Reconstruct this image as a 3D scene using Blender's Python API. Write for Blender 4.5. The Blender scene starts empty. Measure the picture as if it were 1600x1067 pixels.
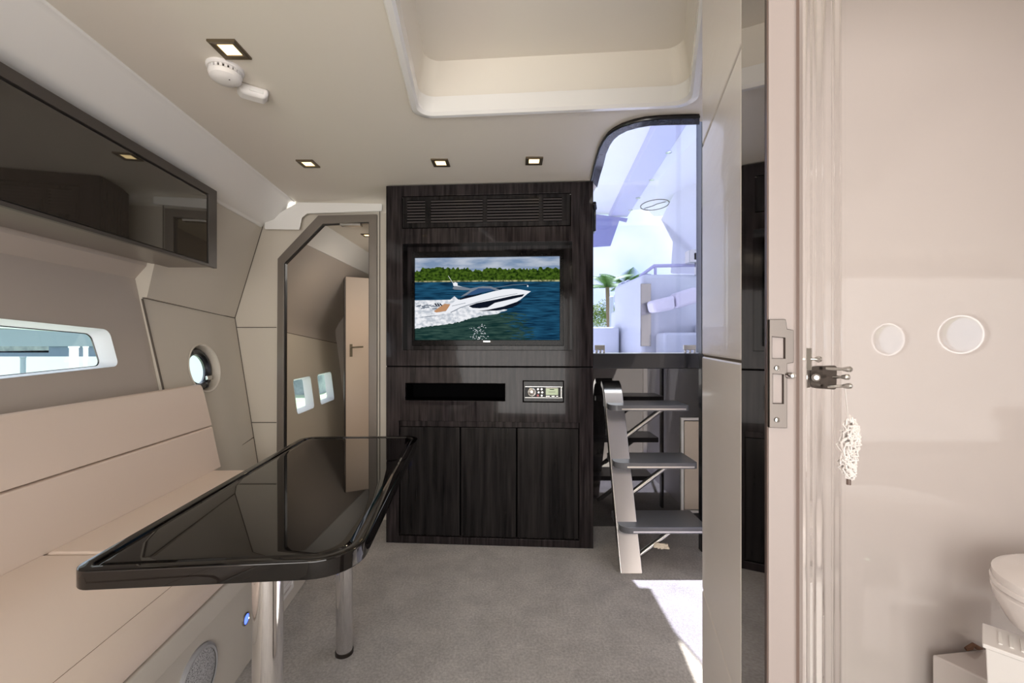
import bpy, bmesh, math, random
from mathutils import Vector, Matrix
from mathutils.geometry import tessellate_polygon
random.seed(7)
C = bpy.context.scene.collection
S = bpy.context.scene
PI = math.pi
# ------------------------------------------------------------------ camera
F = 660.0; CZ = 1.11; CX = 800.0; CY = 536.0
cam = bpy.data.cameras.new('camera'); cam.sensor_width = 36; cam.lens = F/1600*36
cam.shift_y = 2.5/1600; cam.clip_start = 0.02; cam.clip_end = 400
co = bpy.data.objects.new('camera', cam); C.objects.link(co)
co.location = (0, 0, CZ); co.rotation_euler = (PI/2, 0, 0); S.camera = co
# ------------------------------------------------------------------ view
S.view_settings.view_transform = 'Standard'; S.view_settings.look = 'None'
S.view_settings.gamma = 1; S.view_settings.use_curve_mapping = False
S.view_settings.exposure = 0.0
ZH = 2.13
# ------------------------------------------------------------------ sky
W = bpy.data.worlds.new('sky'); S.world = W; W.use_nodes = True
nt = W.node_tree; nt.nodes.clear()
wo = nt.nodes.new('ShaderNodeOutputWorld'); wb = nt.nodes.new('ShaderNodeBackground')
tc = nt.nodes.new('ShaderNodeTexCoord'); wn = nt.nodes.new('ShaderNodeTexNoise'); wr = nt.nodes.new('ShaderNodeValToRGB')
wn.inputs['Scale'].default_value = 3.0; wn.inputs['Detail'].default_value = 6
wr.color_ramp.elements[0].position = .40; wr.color_ramp.elements[0].color = (.66, .82, 1, 1)
wr.color_ramp.elements[1].position = .58; wr.color_ramp.elements[1].color = (1, 1, 1, 1)
nt.links.new(tc.outputs['Generated'], wn.inputs['Vector']); nt.links.new(wn.outputs['Fac'], wr.inputs['Fac'])
nt.links.new(wr.outputs['Color'], wb.inputs['Color']); nt.links.new(wb.outputs[0], wo.inputs[0])
wb.inputs['Strength'].default_value = 2.3
# ------------------------------------------------------------------ sun and lights
def lamp(name, kind, loc, energy, color=(1, 1, 1), target=None, **kw):
    l = bpy.data.lights.new(name, kind); l.energy = energy; l.color = color
    for k, v in kw.items(): setattr(l, k, v)
    o = bpy.data.objects.new(name, l); C.objects.link(o); o.location = loc
    if target is not None:
        o.rotation_euler = (Vector(target)-Vector(loc)).to_track_quat('-Z', 'Y').to_euler()
    return o
lamp('sun', 'SUN', (0, 0, 10), 19.0, (1, .97, .92), (0.75, -3.64, 0), angle=math.radians(.6))
# large unseen fill light added behind the camera to brighten ceiling and walls
lamp('forward_fill', 'AREA', (-.3, -1.5, .95), 86, (1, .98, .955), (-.3, 2, 1.2), shape='RECTANGLE', size=2.6, size_y=1.7)

# ------------------------------------------------------------------ materials
def lin(c):
    return tuple(((v/255)/12.92 if v/255 <= .04045 else ((v/255+.055)/1.055)**2.4) for v in c)+(1,)
def mat(name, rgb, rough=.5, metal=0, spec=.5, coat=0, ior=None, bump=None, var=None, stretch=None, emit=None, estr=0, coatr=.03):
    """bump=(scale,strength,dist)  var=(rgb2,scale)  stretch=(x,y,z)"""
    m = bpy.data.materials.new(name); m.use_nodes = True; n = m.node_tree; b = n.nodes['Principled BSDF']
    b.inputs['Base Color'].default_value = lin(rgb); b.inputs['Roughness'].default_value = rough
    b.inputs['Metallic'].default_value = metal; b.inputs['Specular IOR Level'].default_value = spec
    b.inputs['Coat Weight'].default_value = coat; b.inputs['Coat Roughness'].default_value = coatr
    if ior: b.inputs['IOR'].default_value = ior
    if emit: b.inputs['Emission Color'].default_value = lin(emit); b.inputs['Emission Strength'].default_value = estr
    if bump or var:
        t = n.nodes.new('ShaderNodeTexCoord'); mp = n.nodes.new('ShaderNodeMapping')
        n.links.new(t.outputs['Object'], mp.inputs['Vector'])
        if stretch: mp.inputs['Scale'].default_value = stretch
    if var:
        z = n.nodes.new('ShaderNodeTexNoise'); z.inputs['Scale'].default_value = var[1]; z.inputs['Detail'].default_value = 6
        r = n.nodes.new('ShaderNodeValToRGB'); r.color_ramp.elements[0].position = .35; r.color_ramp.elements[1].position = .68
        r.color_ramp.elements[0].color = lin(rgb); r.color_ramp.elements[1].color = lin(var[0])
        n.links.new(mp.outputs[0], z.inputs['Vector']); n.links.new(z.outputs['Fac'], r.inputs['Fac'])
        n.links.new(r.outputs['Color'], b.inputs['Base Color'])
    if bump:
        z = n.nodes.new('ShaderNodeTexNoise'); z.inputs['Scale'].default_value = bump[0]; z.inputs['Detail'].default_value = 4
        u = n.nodes.new('ShaderNodeBump'); u.inputs['Strength'].default_value = bump[1]; u.inputs['Distance'].default_value = bump[2]
        n.links.new(mp.outputs[0], z.inputs['Vector']); n.links.new(z.outputs['Fac'], u.inputs['Height'])
        n.links.new(u.outputs[0], b.inputs['Normal'])
        if coat: pass
    return m
def glassmat(name, tint, refl=.08, rough=.0):
    m = bpy.data.materials.new(name); m.use_nodes = True; n = m.node_tree; n.nodes.clear()
    o = n.nodes.new('ShaderNodeOutputMaterial'); t = n.nodes.new('ShaderNodeBsdfTransparent'); g = n.nodes.new('ShaderNodeBsdfGlossy')
    t.inputs[0].default_value = tint+(1,); g.inputs['Roughness'].default_value = rough
    x = n.nodes.new('ShaderNodeMixShader'); x.inputs[0].default_value = refl
    n.links.new(t.outputs[0], x.inputs[1]); n.links.new(g.outputs[0], x.inputs[2]); n.links.new(x.outputs[0], o.inputs[0]); return m
def emat(name, rgb, s=1.0, rgb2=None, scale=(1, 1, 1), pos=(.4, .6), detail=5):
    m = bpy.data.materials.new(name); m.use_nodes = True; n = m.node_tree; n.nodes.clear()
    o = n.nodes.new('ShaderNodeOutputMaterial'); e = n.nodes.new('ShaderNodeEmission'); e.inputs['Strength'].default_value = s
    e.inputs['Color'].default_value = lin(rgb); n.links.new(e.outputs[0], o.inputs[0])
    if rgb2:
        t = n.nodes.new('ShaderNodeTexCoord'); mp = n.nodes.new('ShaderNodeMapping'); mp.inputs['Scale'].default_value = scale
        z = n.nodes.new('ShaderNodeTexNoise'); z.inputs['Scale'].default_value = 1; z.inputs['Detail'].default_value = detail
        r = n.nodes.new('ShaderNodeValToRGB'); r.color_ramp.elements[0].position = pos[0]; r.color_ramp.elements[1].position = pos[1]
        r.color_ramp.elements[0].color = lin(rgb); r.color_ramp.elements[1].color = lin(rgb2)
        n.links.new(t.outputs['Object'], mp.inputs[0]); n.links.new(mp.outputs[0], z.inputs['Vector'])
        n.links.new(z.outputs['Fac'], r.inputs['Fac']); n.links.new(r.outputs[0], e.inputs['Color'])
    return m
M = {}
M['ceiling'] = mat('ceiling_vinyl', (226, 219, 207), .6, bump=(60, .05, .002))
M['fascia'] = mat('white_gelcoat', (236, 234, 230), .18, coat=.3)
M['wall'] = mat('cream_wall_lining', (202, 194, 181), .55, bump=(200, .08, .001))
M['wall_dark'] = mat('taupe_wall_lining', (180, 170, 161), .6, bump=(200, .08, .001))
M['seam'] = mat('seam_shadow_gap', (90, 82, 74), .9)
M['carpet'] = mat('grey_carpet', (214, 207, 200), .95, spec=.1, bump=(420, 1, .012), var=((242, 236, 230), 110))
def mottle(m, scale, lo, hi):
    n = m.node_tree; b = n.nodes['Principled BSDF']; src = b.inputs['Base Color'].links[0].from_socket
    t = n.nodes.new('ShaderNodeTexCoord'); z = n.nodes.new('ShaderNodeTexNoise'); z.inputs['Scale'].default_value = scale; z.inputs['Detail'].default_value = 5; z.inputs['Roughness'].default_value = .65
    r = n.nodes.new('ShaderNodeValToRGB'); r.color_ramp.elements[0].position = .38; r.color_ramp.elements[1].position = .62
    r.color_ramp.elements[0].color = (lo, lo, lo, 1); r.color_ramp.elements[1].color = (hi, hi, hi, 1)
    x = n.nodes.new('ShaderNodeMix'); x.data_type = 'RGBA'; x.blend_type = 'MULTIPLY'; x.inputs[0].default_value = 1
    n.links.new(t.outputs['Object'], z.inputs['Vector']); n.links.new(z.outputs['Fac'], r.inputs['Fac'])
    n.links.new(src, x.inputs[6]); n.links.new(r.outputs[0], x.inputs[7]); n.links.new(x.outputs[2], b.inputs['Base Color'])
mottle(M['carpet'], 7, .84, 1.0)
M['vinyl'] = mat('cream_leather', (226, 209, 196), .42, bump=(350, .12, .001))
M['vinyl_line'] = mat('leather_stitch_line', (150, 130, 115), .8)
M['basegrey'] = mat('sofa_base_taupe', (206, 199, 188), .5)
M['black'] = mat('black_lacquer', (8, 7, 8), .10, spec=.12, coat=0, var=((16, 14, 14), 30))
M['table'] = mat('table_black_gloss', (10, 8, 8), .02, coat=.1, var=((20, 17, 16), 14), ior=1.45)
M['wood'] = mat('dark_gloss_ebony_wood', (22, 19, 20), .10, spec=.12, coat=.16, coatr=.02, var=((56, 50, 51), 7), stretch=(9, 9, .55))
M['woodin'] = mat('dark_gloss_door_wood', (16, 15, 16), .14, spec=.15, coat=.15, coatr=.05, var=((42, 39, 39), 5), stretch=(9, 9, .5))
M['louvre'] = mat('louvre_dark_wood', (54, 49, 50), .25)
M['niche'] = mat('niche_black', (4, 4, 5), .8, spec=.05)
M['taupegloss'] = mat('smoked_gloss_cabinet', (52, 47, 42), .03, coat=1, ior=1.6)
M['taupeframe'] = mat('brushed_taupe_frame', (128, 120, 112), .35, metal=.4)
M['chrome'] = mat('polished_steel', (225, 224, 226), .06, metal=1)
M['satin'] = mat('satin_steel', (236, 234, 232), .24, metal=1)
M['steel'] = mat('brushed_steel', (190, 188, 184), .25, metal=1)
M['darksteel'] = mat('dark_steel', (90, 84, 80), .3, metal=1)
M['tread'] = mat('tread_grey', (98, 99, 103), .38, coat=.2)
M['white'] = mat('white_plastic', (232, 228, 225), .4)
M['gel'] = mat('glossy_white_gelcoat_wall', (208, 199, 195), .05, coat=1, coatr=.03)
M['gel'].node_tree.nodes['Principled BSDF'].inputs['Coat IOR'].default_value = 1.58
M['ceramic'] = mat('white_ceramic', (235, 228, 224), .1, coat=.5)
M['glow'] = mat('lamp_glow', (255, 240, 200), .5, emit=(255, 222, 160), estr=2.6)
M['led'] = mat('blue_led', (70, 90, 255), .4, emit=(90, 120, 255), estr=2.2)
M['brass'] = mat('aged_bronze_rim', (120, 108, 90), .3, metal=.8)
M['leather'] = mat('brushed_taupe_panel', (230, 223, 217), .30, coat=.25, bump=(3, .25, .01), stretch=(1, 1, 5))
M['mirror'] = mat('smoked_mirror', (150, 145, 142), .03, metal=1)
M['jamb'] = mat('jamb_taupe', (146, 135, 131), .45)
M['brown'] = mat('brown_edging', (92, 74, 66), .5)
M['net'] = mat('white_mesh_net', (214, 208, 204), .9)
M['glass'] = glassmat('window_glass', (.90, .93, .97), .025)
M['acrylic'] = glassmat('tinted_acrylic', (.70, .715, .83), .04)
M['seal'] = mat('black_rubber', (16, 17, 22), .3, coat=.4)
M['awn'] = mat('lilac_canvas', (150, 150, 195), .8)
M['hard'] = mat('hardtop_white', (225, 222, 232), .35, emit=None)
M['hard2'] = mat('hardtop_beam_grey', (185, 182, 215), .4)
M['cock'] = mat('cockpit_white', (208, 211, 218), .3)
M['cush'] = mat('cockpit_cushion', (225, 218, 228), .7)
M['leaf'] = mat('palm_leaf', (70, 110, 45), .5, var=((110, 145, 75), 8))
M['bush'] = mat('bush_leaf', (95, 125, 45), .6, var=((140, 155, 70), 5))
M['trunk'] = mat('palm_trunk', (150, 125, 100), .8, bump=(20, .6, .02))
M['motor'] = mat('motor_grey', (150, 155, 175), .3)
M['water'] = mat('marina_water', (120, 140, 110), .25, var=((150, 165, 140), .6), bump=(3, .6, .1))
M['shed_dark'] = mat('shed_blue_grey', (92, 108, 132), .7)
M['shed_light'] = mat('shed_pale_blue', (128, 142, 156), .7)
M['shed_white'] = mat('shed_white', (216, 222, 228), .6)

# ------------------------------------------------------------------ mesh helpers
def P(px, py, d): return Vector(((px-CX)/F*d, d, CZ-(py-CY)/F*d))
def onz(px, py, z):
    d = (CZ-z)*F/(py-CY); return Vector(((px-CX)/F*d, d, z))
WM = {}   # world matrices of parts that are parents themselves
class MB:
    def __init__(s): s.v = []; s.f = []; s.mi = []; s.cur = 0
    def add(s, vs, fs):
        k = len(s.v); s.v += [Vector(v) for v in vs]
        for f in fs: s.f.append([i+k for i in f]); s.mi.append(s.cur)
        return s
    def box(s, a, b, T=None):
        x0, y0, z0 = a; x1, y1, z1 = b
        vs = [Vector(p) for p in ((x0,y0,z0),(x1,y0,z0),(x1,y1,z0),(x0,y1,z0),(x0,y0,z1),(x1,y0,z1),(x1,y1,z1),(x0,y1,z1))]
        if T: vs = [T(v) if callable(T) else T @ v for v in vs]
        return s.add(vs, [(0,3,2,1),(4,5,6,7),(0,1,5,4),(1,2,6,5),(2,3,7,6),(3,0,4,7)])
    def loft(s, rings, caps=True, closed=True):
        n = len(rings[0]); vs = [p for r in rings for p in r]; fs = []
        for i in range(len(rings)-1):
            for j in range(n if closed else n-1):
                k = (j+1) % n; fs.append((i*n+j, i*n+k, (i+1)*n+k, (i+1)*n+j))
        if caps: fs.append(tuple(range(n))[::-1]); fs.append(tuple((len(rings)-1)*n+j for j in range(n)))
        return s.add(vs, fs)
    def plate(s, outer, holes, T0, T1):
        """polygon with holes; T0, T1 map (u,v) to the two faces"""
        loops = [list(outer)]+[list(h) for h in holes]
        tri = tessellate_polygon([[Vector((p[0], p[1], 0)) for p in l] for l in loops])
        flat = [p for l in loops for p in l]; n = len(flat)
        vs = [T0(*p) for p in flat]+[T1(*p) for p in flat]
        fs = [tuple(t) for t in tri]+[tuple(i+n for i in t[::-1]) for t in tri]
        k = 0
        for l in loops:
            m = len(l)
            for j in range(m): a = k+j; b = k+(j+1) % m; fs.append((a, b, b+n, a+n))
            k += m
        return s.add(vs, fs)
    def tube(s, pts, r, n=12, caps=True):
        pts = [Vector(p) for p in pts]; rings = []; up = None
        for i, p in enumerate(pts):
            t = (pts[min(i+1, len(pts)-1)]-pts[max(i-1, 0)]).normalized()
            if up is None: up = t.orthogonal().normalized()
            up = (up - t*up.dot(t)).normalized(); q = t.cross(up)
            rr = r[i] if isinstance(r, (list, tuple)) else r
            rings.append([p+(up*math.cos(2*PI*j/n)+q*math.sin(2*PI*j/n))*rr for j in range(n)])
        return s.loft(rings, caps)
    def lathe(s, prof, T=None, n=32, caps=True):
        rings = []
        for r, z in prof:
            ring = [Vector((r*math.cos(2*PI*j/n), r*math.sin(2*PI*j/n), z)) for j in range(n)]
            rings.append([T @ v for v in ring] if T else ring)
        return s.loft(rings, caps)
    def torus(s, R, r, T=None, n=40, m=10):
        rings = []
        for i in range(n):
            a = 2*PI*i/n; ring = []
            for j in range(m):
                b = 2*PI*j/m; v = Vector(((R+r*math.cos(b))*math.cos(a), (R+r*math.cos(b))*math.sin(a), r*math.sin(b)))
                ring.append(T @ v if T else v)
            rings.append(ring)
        rings.append(rings[0]); return s.loft(rings, False)
    def build(s, name, mats, parent=None, bevel=0, smooth=False, seg=2, label=None, weld=True, wn=False):
        me = bpy.data.meshes.new(name)
        wm = WM.get(parent.name, parent.matrix_world) if parent is not None else None
        inv = wm.inverted() if wm is not None else None
        vs = [inv @ v for v in s.v] if inv else s.v
        me.from_pydata([tuple(v) for v in vs], [], s.f)
        mats = mats if isinstance(mats, (list, tuple)) else [mats]
        for m in mats: me.materials.append(m)
        for p, i in zip(me.polygons, s.mi): p.material_index = i
        b = bmesh.new(); b.from_mesh(me)
        if weld: bmesh.ops.remove_doubles(b, verts=b.verts, dist=1e-5)
        bmesh.ops.recalc_face_normals(b, faces=b.faces)
        b.to_mesh(me); b.free()
        o = bpy.data.objects.new(name, me); C.objects.link(o)
        if parent is not None: o.parent = parent; WM[o.name] = wm.copy()
        if bevel:
            md = o.modifiers.new('bevel', 'BEVEL'); md.width = bevel; md.segments = seg; md.limit_method = 'ANGLE'; md.angle_limit = math.radians(40); md.harden_normals = True
        if smooth or bevel:
            for p in me.polygons: p.use_smooth = True
            if hasattr(me, 'set_sharp_from_angle'): me.set_sharp_from_angle(angle=math.radians(35 if not bevel else 60))
        if wn: o.modifiers.new('weighted_normal', 'WEIGHTED_NORMAL').keep_sharp = True
        if label: o['label'] = label
        return o
def tag(o, label, cat, group=None, kind=None):
    o['label'] = label; o['category'] = cat
    if group: o['group'] = group
    if kind: o['kind'] = kind
    return o
def thing(name, label, cat, loc=(0, 0, 0), rz=0, group=None):
    o = bpy.data.objects.new(name, None); C.objects.link(o); o.empty_display_size = .05
    o.matrix_world = Matrix.Translation(Vector(loc)) @ Matrix.Rotation(rz, 4, 'Z')
    o.location = loc; o.rotation_euler = (0, 0, rz)
    return tag(o, label, cat, group)
def struct(o): o['kind'] = 'structure'; return o
def rpoly(pts, r, n=6):
    """round the corners of a 2D polygon; r single or per corner"""
    out = []; k = len(pts)
    for i in range(k):
        p = Vector(pts[i]); a = Vector(pts[i-1]); b = Vector(pts[(i+1) % k]); rr = r[i] if isinstance(r, (list, tuple)) else r
        u = (a-p).normalized(); w = (b-p).normalized(); h = math.acos(max(-1, min(1, u.dot(w))))/2
        if rr <= 1e-6 or h > PI/2-.02: out.append(tuple(p)); continue
        t = rr/math.tan(h); c = p+(u+w).normalized()*(rr/math.sin(h))
        p0 = p+u*t-c; p1 = p+w*t-c; a0 = math.atan2(p0.y, p0.x); a1 = math.atan2(p1.y, p1.x)
        da = (a1-a0+PI) % (2*PI)-PI
        for j in range(n+1): g = a0+da*j/n; out.append((c.x+rr*math.cos(g), c.y+rr*math.sin(g)))
    return out
def offset(pts, o):
    """inset a convex counter-clockwise polygon"""
    k = len(pts); out = []
    for i in range(k):
        p = Vector(pts[i]); a = Vector(pts[i-1]); b = Vector(pts[(i+1) % k])
        e0 = (p-a).normalized(); e1 = (b-p).normalized(); n0 = Vector((-e0.y, e0.x)); n1 = Vector((-e1.y, e1.x))
        m = (n0+n1); m = m/(m.dot(n0)); out.append(tuple(p+m*o))
    return out
def circ(cx, cy, r, n=40, ry=None): return [(cx+r*math.cos(2*PI*i/n), cy+(ry or r)*math.sin(2*PI*i/n)) for i in range(n)]
def axis(loc, zdir, xdir=(0, 0, 1)):
    z = Vector(zdir).normalized(); x = Vector(xdir); x = (x-z*x.dot(z)).normalized(); y = z.cross(x)
    return Matrix.Translation(Vector(loc)) @ Matrix((x, y, z)).transposed().to_4x4()

# ------------------------------------------------------------------ hull direction on the left
K = .0985
def H(x265, d): return x265+K*(2.65-d)
ALONG = Vector((-K, 1, 0)).normalized(); SIDE = Vector((1, K, 0)).normalized()   # SIDE points into the room
def sweep(prof, d0, d1):
    m = MB(); return m.loft([[Vector((H(x, d), d, z)) for x, z in prof] for d in (d0, d1)])

# ================================================================== SETTING
ZC = 1.99
# floor
m = MB(); m.plate([(-2.2, -1.6), (2.3, -1.6), (2.3, .43), (.325, .43), (.325, .49), (1.13, 1.46), (2.3, 1.47), (2.3, 2.62), (-2.2, 2.62)], [], lambda u, v: Vector((u, v, 0)), lambda u, v: Vector((u, v, -.04))); struct(m.build('floor', M['carpet']))
m = MB(); m.box((.3, .43, -.20), (2.3, 1.5, -.16)); struct(m.build('floor_washroom', M['gel']))
m = MB(); m.box((-2.2, 2.62, -.04), (-.5, 4.9, -.002)); fl2 = struct(m.build('floor_cabin', M['carpet']))
# ceiling with hatch recess and companionway cut-out
arch_out = [onz(*p, ZC) for p in ((924,278),(928,258),(933,239),(937,226),(943,215),(950,206),(959,199),(972,192),(990,186),(1008,182),(1030,180),(1060,178.5),(1093,178))]
arch_in = [onz(*p, ZC) for p in ((933,290),(938,270),(943,254),(947,237),(953,223),(959,214),(967,207),(980,200),(998,195),(1016,192),(1038,191),(1064,190.5),(1093,190))]
e0 = arch_out[-1]; i0 = arch_in[-1]
# hatch outline on the ceiling (seen edge of the rim)
HR = [onz(646, 180, ZC), onz(1090, 161, ZC)]
hatch_o = [(HR[0].x, HR[0].y), (-.315, .95), (-.23, .25), (.42, .25), (.50, 1.05), (HR[1].x, HR[1].y)]
hatch_o = hatch_o[::-1]
hatch_i = offset(rpoly(hatch_o, [.05, .3, .04, .04, .3, .04], 5), -.0) if False else rpoly(offset(hatch_o if True else None, .03), [.05, 0, .04, .04, 0, .05], 5)
def area2(p): return sum(p[i-1][0]*p[i][1]-p[i][0]*p[i-1][1] for i in range(len(p)))/2
hb = hatch_o if area2(hatch_o) > 0 else hatch_o[::-1]
hatch_hole = rpoly(offset(hb, .016), [.045]*6, 5)
hatch_rim = rpoly(hb, [.055]*6, 5)
comp_hole = [(p.x, p.y) for p in arch_in]+[(1.16, i0.y), (1.16, 2.6), (arch_in[0].x, 2.6)]
m = MB(); ced = lambda d: H(-1.355, d)
outer = [(ced(-1.6), -1.6), (2.3, -1.6), (2.3, .44), (.325, .44), (.325, .495), (1.13, 1.46), (1.22, 1.47), (1.22, i0.y), (i0.x, i0.y)]+[(p.x, p.y) for p in arch_in[::-1][1:]]+[(arch_in[0].x, 2.64), (ced(2.64), 2.64)]
m.plate(outer, [hatch_hole], lambda u, v: Vector((u, v, ZC)), lambda u, v: Vector((u, v, ZC+.03)))
struct(m.build('ceiling', M['ceiling']))
# hatch recess walls and lid, and rim
m = MB(); top = rpoly(offset(hb, .05), [.05]*6, 5)
m.loft([[Vector((x, y, ZC-.004)) for x, y in hatch_hole], [Vector((x, y, ZC+.17)) for x, y in top]], False)
m.add([Vector((x, y, ZC+.17)) for x, y in top], [tuple(range(len(top)))])
struct(m.build('ceiling_hatch_recess', [M['ceiling']], smooth=True))
m = MB(); k = len(hatch_rim)
def ring(pts, z): return [Vector((x, y, z)) for x, y in pts]
r_in = rpoly(offset(hb, .030), [.05]*6, 5)
m.loft([ring(hatch_rim, ZC+.001), ring(hatch_rim, ZC-.012), ring(rpoly(offset(hb, .006), [.055]*6, 5), ZC-.018), ring(rpoly(offset(hb, .022), [.05]*6, 5), ZC-.018), ring(r_in, ZC-.008), ring(r_in, ZC+.05)], False)
struct(m.build('trim_1', M['fascia'], smooth=True))
# companionway dark trim around the ceiling cut
m = MB(); n = len(arch_out)
dn = Vector((0, 0, -.012))
m.loft([arch_out, [p+dn for p in arch_out], [p+dn for p in arch_in], [p+Vector((0, 0, .05)) for p in arch_in]], False, False)
struct(m.build('trim_2', M['wood'], smooth=True))
m = MB(); m.tube([p+Vector((0, 0, -.012)) for p in arch_out], .006, 8); struct(m.build('trim_3', M['seal'], smooth=True))
# left fascia (sloped white trim between ceiling and hull)
def fascia(name, pr, d0, d1, mt): return struct(sweep(pr, d0, d1).build(name, mt, bevel=.006))
fascia('trim_4', [(-1.60, 1.83), (-1.60, 2.05), (-1.352, 2.05), (-1.352, 1.985), (-1.375, 1.975), (-1.47, 1.872), (-1.55, 1.842), (-1.556, 1.83)], 2.63, -1.6, M['fascia'])
# bulkhead (door wall) at d=2.65 with chamfered door opening
def bk(px, py): p = P(px, py, 2.65); return (p.x, p.z)
door_o = [bk(590, 2000), bk(590, 336), bk(499, 338), bk(436, 405), bk(434, 2000)]
door_o[0] = (bk(590, 500)[0], .0); door_o[-1] = (bk(434, 500)[0], .0)
door_i = [(bk(578, 500)[0], .0), bk(578, 348), bk(506, 351), bk(446, 412), (bk(445, 500)[0], .0)]
door_h = [(bk(582, 500)[0], .002), bk(582, 345), bk(504, 347), bk(442, 410), (bk(441, 500)[0], .002)]
m = MB(); m.plate([(-1.9, 0), (-.62, 0), (-.62, ZC), (-1.9, ZC)], [], lambda u, v: 0, lambda u, v: 0) if False else None
wl = [(-1.92, 0), door_h[-1][:1]+(0,), door_h[3], door_h[2], door_h[1], door_h[0][:1]+(0,), (-.6, 0), (-.6, ZC), (-1.92, ZC)]
m.plate(wl, [], lambda u, v: Vector((u, 2.65, v)), lambda u, v: Vector((u, 2.69, v)))
struct(m.build('wall_back', M['wall']))
for i, (a, b) in enumerate((((370, 511.5), (432, 511.5)), ((393, 660), (432, 660)), ((593.5, 330), (593.5, 800)), ((470, 338), (470, 350)))):
    p = P(*a, 2.649); q = P(*b, 2.649)
    m = MB(); h = .0022
    if abs(p.z-q.z) < .02: m.box((p.x, 2.646, p.z-h), (q.x, 2.651, p.z+h))
    else: m.box((p.x-h, 2.646, q.z), (p.x+h, 2.651, p.z))
    struct(m.build('trim_%d' % (5+i), M['seam']))
# white moulding over the door wall
m = MB(); y0 = 2.60
m.plate([bk(597, 318), bk(597, 330), bk(480, 334), bk(472, 340), bk(468, 359), bk(413, 358), bk(413, 346), bk(466, 316)], [], lambda u, v: Vector((u*y0/2.65*1.0, y0, (v-CZ)*y0/2.65+CZ)), lambda u, v: Vector((u, 2.652, v)))
struct(m.build('trim_9', M['fascia'], bevel=.006))
# ceiling cove at the back left of the console
m = MB(); rr = []
for t in range(7):
    a = t/6*PI/2; rr.append([Vector((x, 2.65-.10*(1-math.sin(a))*s, ZC-.065*(1-math.cos(a)))) for x, s in ((-1.35, .3), (-1.1, .5), (-.9, 1.0), (-.7, 2.2), (-.6, 2.8))])
m.loft(rr, False, False); struct(m.build('trim_10', M['ceiling'], smooth=True))
# door_1: metal frame, cabin beyond
d1 = thing('door_1', 'x', 'x', (bk(512, 0)[0], 2.65, 0)); del d1['label']; del d1['category']; struct(d1)
m = MB(); ring2 = door_o+door_i[::-1]
m.plate(ring2, [], lambda u, v: Vector((u, 2.632, v)), lambda u, v: Vector((u, 2.672, v)))
m.build('frame', M['taupeframe'], d1, bevel=.002)
m = MB(); ii = [(x, z) for x, z in door_i]; jj = offset([p for p in ii], .004) if area2(ii) > 0 else offset(ii[::-1], .004)[::-1]
jj[0] = (jj[0][0], 0); jj[-1] = (jj[-1][0], 0)
m.plate(ii+jj[::-1], [], lambda u, v: Vector((u, 2.64, v)), lambda u, v: Vector((u, 2.665, v)))
m.build('seal_strip', M['seal'], d1)
m = MB(); p = P(545, 350, 2.64); m.box((p.x-.05, 2.62, p.z-.014), (p.x+.08, 2.66, p.z+.002)); m.build('door_closer', M['steel'], d1, bevel=.004)
# cabin beyond the door
m = MB()
A0 = [(-1.60, 0), (-1.66, .45), (-1.70, .85), (-1.755, 1.24), (-1.66, 1.50), (-1.50, 1.85)]
def cabx(z, d):
    for (xa, za), (xb, zb) in zip(A0, A0[1:]):
        if z <= zb+1e-6: x = xa+(xb-xa)*(z-za)/(zb-za); break
    else: x = A0[-1][0]
    k = K if z < 1.3 else K*max(0, (1.85-z)/.55)
    return x+k*(2.65-d)
# lower hull wall with three windows
def cw(u, v): return Vector((cabx(v, u), u, v))
def cw2(u, v): return Vector((cabx(v, u)-.03, u, v))
wins = []
for (da, db) in ((2.92, 3.22), (3.43, 3.80), (3.97, 4.36)):
    wins.append(rpoly([(da, .53), (db, .53), (db-.02, .815), (da-.02, .815)], .03, 4))
zmid = lambda d: 1.2-.07*(d-3.35)
m = MB(); m.plate([(2.70, .0), (4.68, 0), (4.68, .52), (2.70, .52)], [], cw, cw2)
m.plate([(2.70, .52), (4.68, .52), (4.68, .83), (2.70, .83)], wins, cw, cw2)
m.plate([(2.70, .83), (4.68, .83), (4.68, zmid(4.68)), (2.70, zmid(2.7))], [], cw, cw2)
struct(m.build('wall_cabin_left', M['wall'], weld=True))
m = MB(); g = 10; rows = []
for t in range(g+1): rows.append([Vector((cabx(zmid(d)+(1.85-zmid(d))*t/g, d), d, zmid(d)+(1.85-zmid(d))*t/g)) for d in (2.70, 3.4, 4.1, 4.68)])
m.loft(rows, False, False); m.loft([[p-Vector((.03, 0, 0)) for p in r] for r in rows], False, False); struct(m.build('wall_cabin_upper', M['wall_dark'], smooth=True))
m = MB(); m.tube([Vector((cabx(zmid(d), d)+.001, d, zmid(d))) for d in (2.7, 3.4, 4.1, 4.68)], .003, 6); struct(m.build('trim_11', M['seam']))
for i, w in enumerate(wins):
    wf = MB(); n = len(w); cx = sum(p[0] for p in w)/n; cz = sum(p[1] for p in w)/n
    rings = []
    for dep, sc in ((-.004, 1.06), (.004, 1.0), (-.0, .99), (-.06, .84)):
        rings.append([Vector((cabx(cz+(z-cz)*min(sc,1), cx+(d-cx)*min(sc,1))+dep+(0.0), cx+(d-cx)*sc, cz+(z-cz)*sc)) for d, z in w])
    wf.loft(rings[1:], False); e = bpy.data.objects.new('window_%d' % (i+3), None); C.objects.link(e); e.location = (cabx(cz, cx), cx, cz); e.matrix_world = Matrix.Translation(e.location); struct(e)
    wf.build('window_reveal', M['shed_white'], e, smooth=True)
    gp = MB(); gp.add(rings[-1], [tuple(range(n))]); gp.build('pane', M['glass'], e)
m = MB(); m.box((-1.95, 4.66, 0), (-.3, 4.70, 2.1)); m.box((-.5, 2.70, 0), (-.46, 4.7, 2.1)); struct(m.build('wall_cabin_back', M['wall_dark']))
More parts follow.
